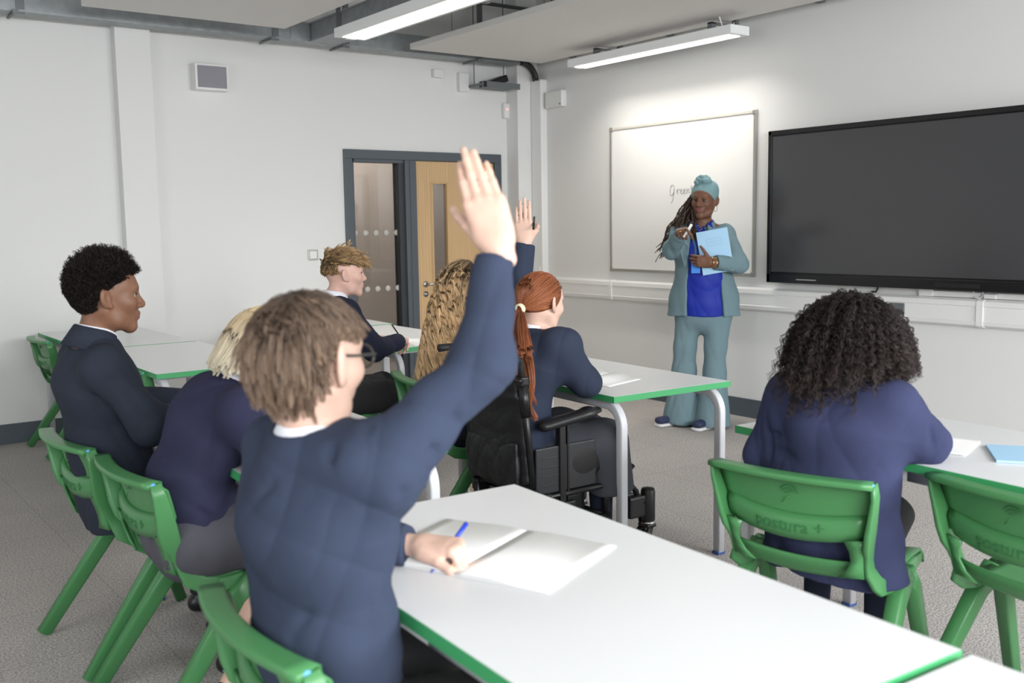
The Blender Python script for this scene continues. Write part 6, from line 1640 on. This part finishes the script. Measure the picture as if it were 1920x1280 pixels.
    b = MB(); b.tube([c + pd * 0.045, c + pd * 0.058, c + pd * 0.062], [0.0088, 0.0088, 0.005], 10); b.build('cap', M['black'], t, tuple(c))
    return root
teacher()
# ------------------------------------------------------------------ the wheelchair
def wheelchair():
    base = (2.42, 3.14, 0.0)
    t = thing('wheelchair', 'black wheelchair of the red haired girl at the table', 'wheelchair', base)
    def P(x, y, z): return (x, y, z)
    yr, yl = 2.945, 3.335; ym = 3.14
    # upholstery
    S = SDF()
    S.ecap((2.225, ym, 0.46), (2.195, ym, 0.845), (0, 1, 0), (0.185, 0.034), (0.170, 0.030), 0.02)
    S.ecap((2.185, ym, 0.78), (2.183, ym, 0.845), (0, 1, 0), (0.165, 0.026), (0.16, 0.022), 0.02)
    S.warp(fold_fn(5, 0.0028, 30, (0.1, 1, 0.3), 0.3)); S.half((2.2, ym, 0.875), (0, 0, 1), 0.012)
    v, q = nets(S, 0.006); bk = np_mesh('backrest_cushion', v, q, M['nylon'], base, t)
    S = SDF(); S.ecap((2.186, 2.985, 0.515), (2.186, 3.295, 0.515), (0, 0, 1), (0.085, 0.012), (0.085, 0.012), 0.02); S.warp(fold_fn(6, 0.003, 34)); v, q = nets(S, 0.006); np_mesh('back_pocket', v, q, M['nylon'], base, bk)
    S = SDF(); S.ecap((2.26, ym, 0.43), (2.66, ym, 0.44), (0, 1, 0), (0.19, 0.045), (0.185, 0.04), 0.02); v, q = nets(S, 0.008); np_mesh('seat_cushion', v, q, M['nylon'], base, t)
    for y, s in ((yr, -1), (yl, 1)):
        b = MB(); b.tube([P(2.235, y, 0.40), P(2.215, y, 0.62), P(2.195, y, 0.80)], 0.0125, 12); b.tube([P(2.205, y, 0.71), P(2.193, y, 0.83)], 0.019, 14); b.build('back_post', M['bframe'], t, base)
        b = MB()
        pts = [P(2.193, y, 0.82), P(2.183, y, 0.90)] + [P(2.183 - 0.045 * math.sin(a) , y, 0.925 + 0.035 * (1 - math.cos(a)) * 0.6) for a in np.linspace(0.1, PI/2, 6)] + [P(2.075, y, 0.945)]
        b.tube(pts, [0.0125, 0.0125] + [0.014] * 6 + [0.0155], 12); h_ = b.build('push_handle', M['rubber'], t, base)
        b = MB(); b.box((2.19, y, 0.845), (0.04, 0.034, 0.035), 0, 0.008); b.tube([P(2.17, y - 0.02, 0.85), P(2.17, y + 0.02, 0.85)], 0.01, 10); b.build('handle_clamp', M['bframe'], h_, base)
        # armrest: pad on a post, side guard
        S = SDF(); S.ecap((2.275, y + s * 0.015, 0.668), (2.50, y + s * 0.015, 0.692), (0, 1, 0), (0.034, 0.022), (0.032, 0.022), 0.02); S.ecap((2.49, y + s * 0.015, 0.692), (2.545, y + s * 0.015, 0.698), (0, 1, 0), (0.030, 0.019), (0.024, 0.012), 0.02)
        v, q = nets(S, 0.006); ar = np_mesh('armrest', v, q, M['black'], base, t)
        b = MB(); b.bx(2.355, 2.385, y - 0.014, y + 0.014, 0.33, 0.67, 0, 0.004); b.bx(2.395, 2.405, y - 0.010, y + 0.010, 0.33, 0.67, 0, 0.003); b.build('armrest_post', M['bframe'], ar, base)
        b = MB(); b.bx(2.245, 2.545, y - 0.006, y + 0.006, 0.40, 0.58, 0, 0.005)
        for k in range(4): b.bx(2.27, 2.35, y - 0.008, y + 0.008, 0.43 + 0.035*k, 0.437 + 0.035*k, 0, 0.002)
        b.build('side_guard', mat('guard_plastic', (44, 45, 48), 0.35), t, base)
        S = SDF(); S.ell((2.49, y, 0.50), (0.10, 0.008, 0.075), None, 0.01); v, q = nets(S, 0.006); np_mesh('thigh_pad', v, q, M['black'], base, t)
        # rails, brackets, drive and castors
        b = MB(); b.tube([P(2.23, y, 0.385), P(2.60, y, 0.385), P(2.66, y, 0.375)], 0.0125, 12); b.tube([P(2.26, y, 0.26), P(2.62, y, 0.26)], 0.0125, 12)
        b.tube([P(2.255, y, 0.20), P(2.245, y, 0.42)], 0.0125, 12); b.tube([P(2.60, y, 0.26), P(2.60, y, 0.39)], 0.0125, 12); b.tube([P(2.26, y, 0.26), P(2.50, y, 0.10)], 0.011, 10); b.build('frame_rail', M['bframe'], t, base)
        b = MB(); b.box((2.38, y + s * 0.012, 0.30), (0.085, 0.03, 0.12), 0, 0.008); b.box((2.27, y + s * 0.01, 0.36), (0.07, 0.035, 0.09), 0, 0.01); b.lathe([(0, -0.03), (0.038, -0.03), (0.042, 0), (0.038, 0.03), (0, 0.03)], (2.33, y + s * 0.02, 0.335), 18, 0, (0.4, 0.3*s, 0.5)); br = b.build('bracket', M['bframe'], t, base)
        for (xx, zz) in ((2.36, 0.33), (2.40, 0.33), (2.36, 0.27), (2.40, 0.27), (2.26, 0.385), (2.28, 0.34)):
            d = MB(); d.lathe([(0, 0), (0.006, 0), (0.0045, 0.004), (0, 0.005)], (xx, y + s * 0.028, zz), 10, 0, (0, s, 0)); d.build('bolt', M['chrome'], br, base)
        # rear wheel
        wy = y + s * 0.045; b = MB(); R_ = 0.155
        b.lathe([(R_ - 0.03, -0.018), (R_ - 0.006, -0.02), (R_, -0.010), (R_, 0.010), (R_ - 0.006, 0.02), (R_ - 0.03, 0.018), (R_ - 0.03, -0.018)], (2.29, wy, R_), 32, 0, (0, 1, 0)); w = b.build('rear_wheel', M['rubber'], t, base)
        b = MB(); b.lathe([(0, -0.012), (R_ - 0.03, -0.010), (R_ - 0.03, 0.010), (0, 0.012)], (2.29, wy, R_), 32, 0, (0, 1, 0)); b.build('wheel_disc', M['black'], w, base)
        # leg rest hanger, foot plate
        b = MB(); b.tube([P(2.60, y, 0.385), P(2.70, y, 0.40), P(2.765, y, 0.33), P(2.81, y, 0.15)], 0.0125, 12); b.build('leg_hanger', M['bframe'], t, base)
        b = MB(); b.box((2.665, y, 0.375), (0.055, 0.04, 0.09), 0, 0.008); b.box((2.735, y - s * 0.02, 0.30), (0.05, 0.045, 0.05), 0, 0.008); b.tube([P(2.62, y, 0.36), P(2.75, y, 0.44)], 0.011, 8); b.tube([P(2.68, y, 0.30), P(2.68, y, 0.42)], 0.016, 10); b.build('hanger_joint', M['bframe'], t, base)
        b = MB(); b.box((2.755, y - s * -0.02 - s * 0.09, 0.11), (0.19, 0.15, 0.016), 0, 0.006, Matrix.Rotation(0.18, 3, 'Y')); b.tube([P(2.805, y, 0.18), P(2.72, y - s * 0.02, 0.095)], 0.012, 8); b.build('foot_plate', M['black'], t, base)
        # front castor: fork under a tall housing
        cx, cy = 2.815, y - 0.02 if s < 0 else y + 0.02
        b = MB(); b.lathe([(0, 0.20), (0.026, 0.20), (0.030, 0.21), (0.030, 0.325), (0.026, 0.338), (0, 0.342)], (cx, cy, 0), 20); b.tube([P(2.70, y, 0.28), P(cx, cy, 0.29)], 0.020, 12); b.box((2.755, (y + cy)/2, 0.27), (0.10, 0.045, 0.09), 0, 0.01); b.build('castor_housing', M['black'], t, base)
        b = MB(); b.lathe([(0.02, 0.188), (0.03, 0.19), (0.03, 0.2), (0.02, 0.202)], (cx, cy, 0), 20); b.build('castor_collar', M['steel'], t, base)
        b = MB()
        for q_ in (-1, 1): b.tube([P(cx - 0.005, cy + q_ * 0.022, 0.188), P(cx - 0.03, cy + q_ * 0.024, 0.12), P(cx - 0.045, cy + q_ * 0.024, 0.055)], 1.0, 8, 0, True, sq=(0.012, 0.03), up=(1, 0, 0))
        b.box((cx - 0.005, cy, 0.185), (0.05, 0.06, 0.014), 0, 0.005); b.build('castor_fork', M['bframe'], t, base)
        b = MB(); R_ = 0.062; b.lathe([(0.0, -0.010), (R_ - 0.012, -0.012), (R_ - 0.004, -0.013), (R_, -0.006), (R_, 0.006), (R_ - 0.004, 0.013), (R_ - 0.012, 0.012), (0, 0.010)], (cx - 0.045, cy, R_), 28, 0, (0, 1, 0)); b.build('castor_wheel', M['rubber'], t, base)
    for (xx, zz) in ((2.25, 0.40), (2.26, 0.26), (2.60, 0.26)):
        b = MB(); b.tube([P(xx, yr, zz), P(xx, yl, zz)], 0.0125, 10); b.build('cross_tube', M['bframe'], t, base)
    b = MB(); b.bx(2.28, 2.56, 3.02, 3.26, 0.13, 0.36, 0, 0.02); b.build('battery_box', M['black'], t, base)
    b = MB(); b.tube([P(2.40, 2.93, 0.25), P(2.48, 2.92, 0.18), P(2.56, 2.92, 0.10)], 1.0, 10, 0, True, sq=(0.006, 0.022), up=(0, 1, 0)); b.build('wheel_lock_strap', M['white'], t, base)
    b = MB(); b.tube([P(2.22 + 0.02 * math.sin(a * 2), 3.37 - 0.02 * math.cos(a), 0.36 - 0.05 * a) for a in np.linspace(0, 3, 10)], 0.006, 6); b.build('tan_cord', M['cord'], t, base)
    t.location = (base[0] + 0.02, base[1] - 0.03, 0)
    return t
wheelchair()
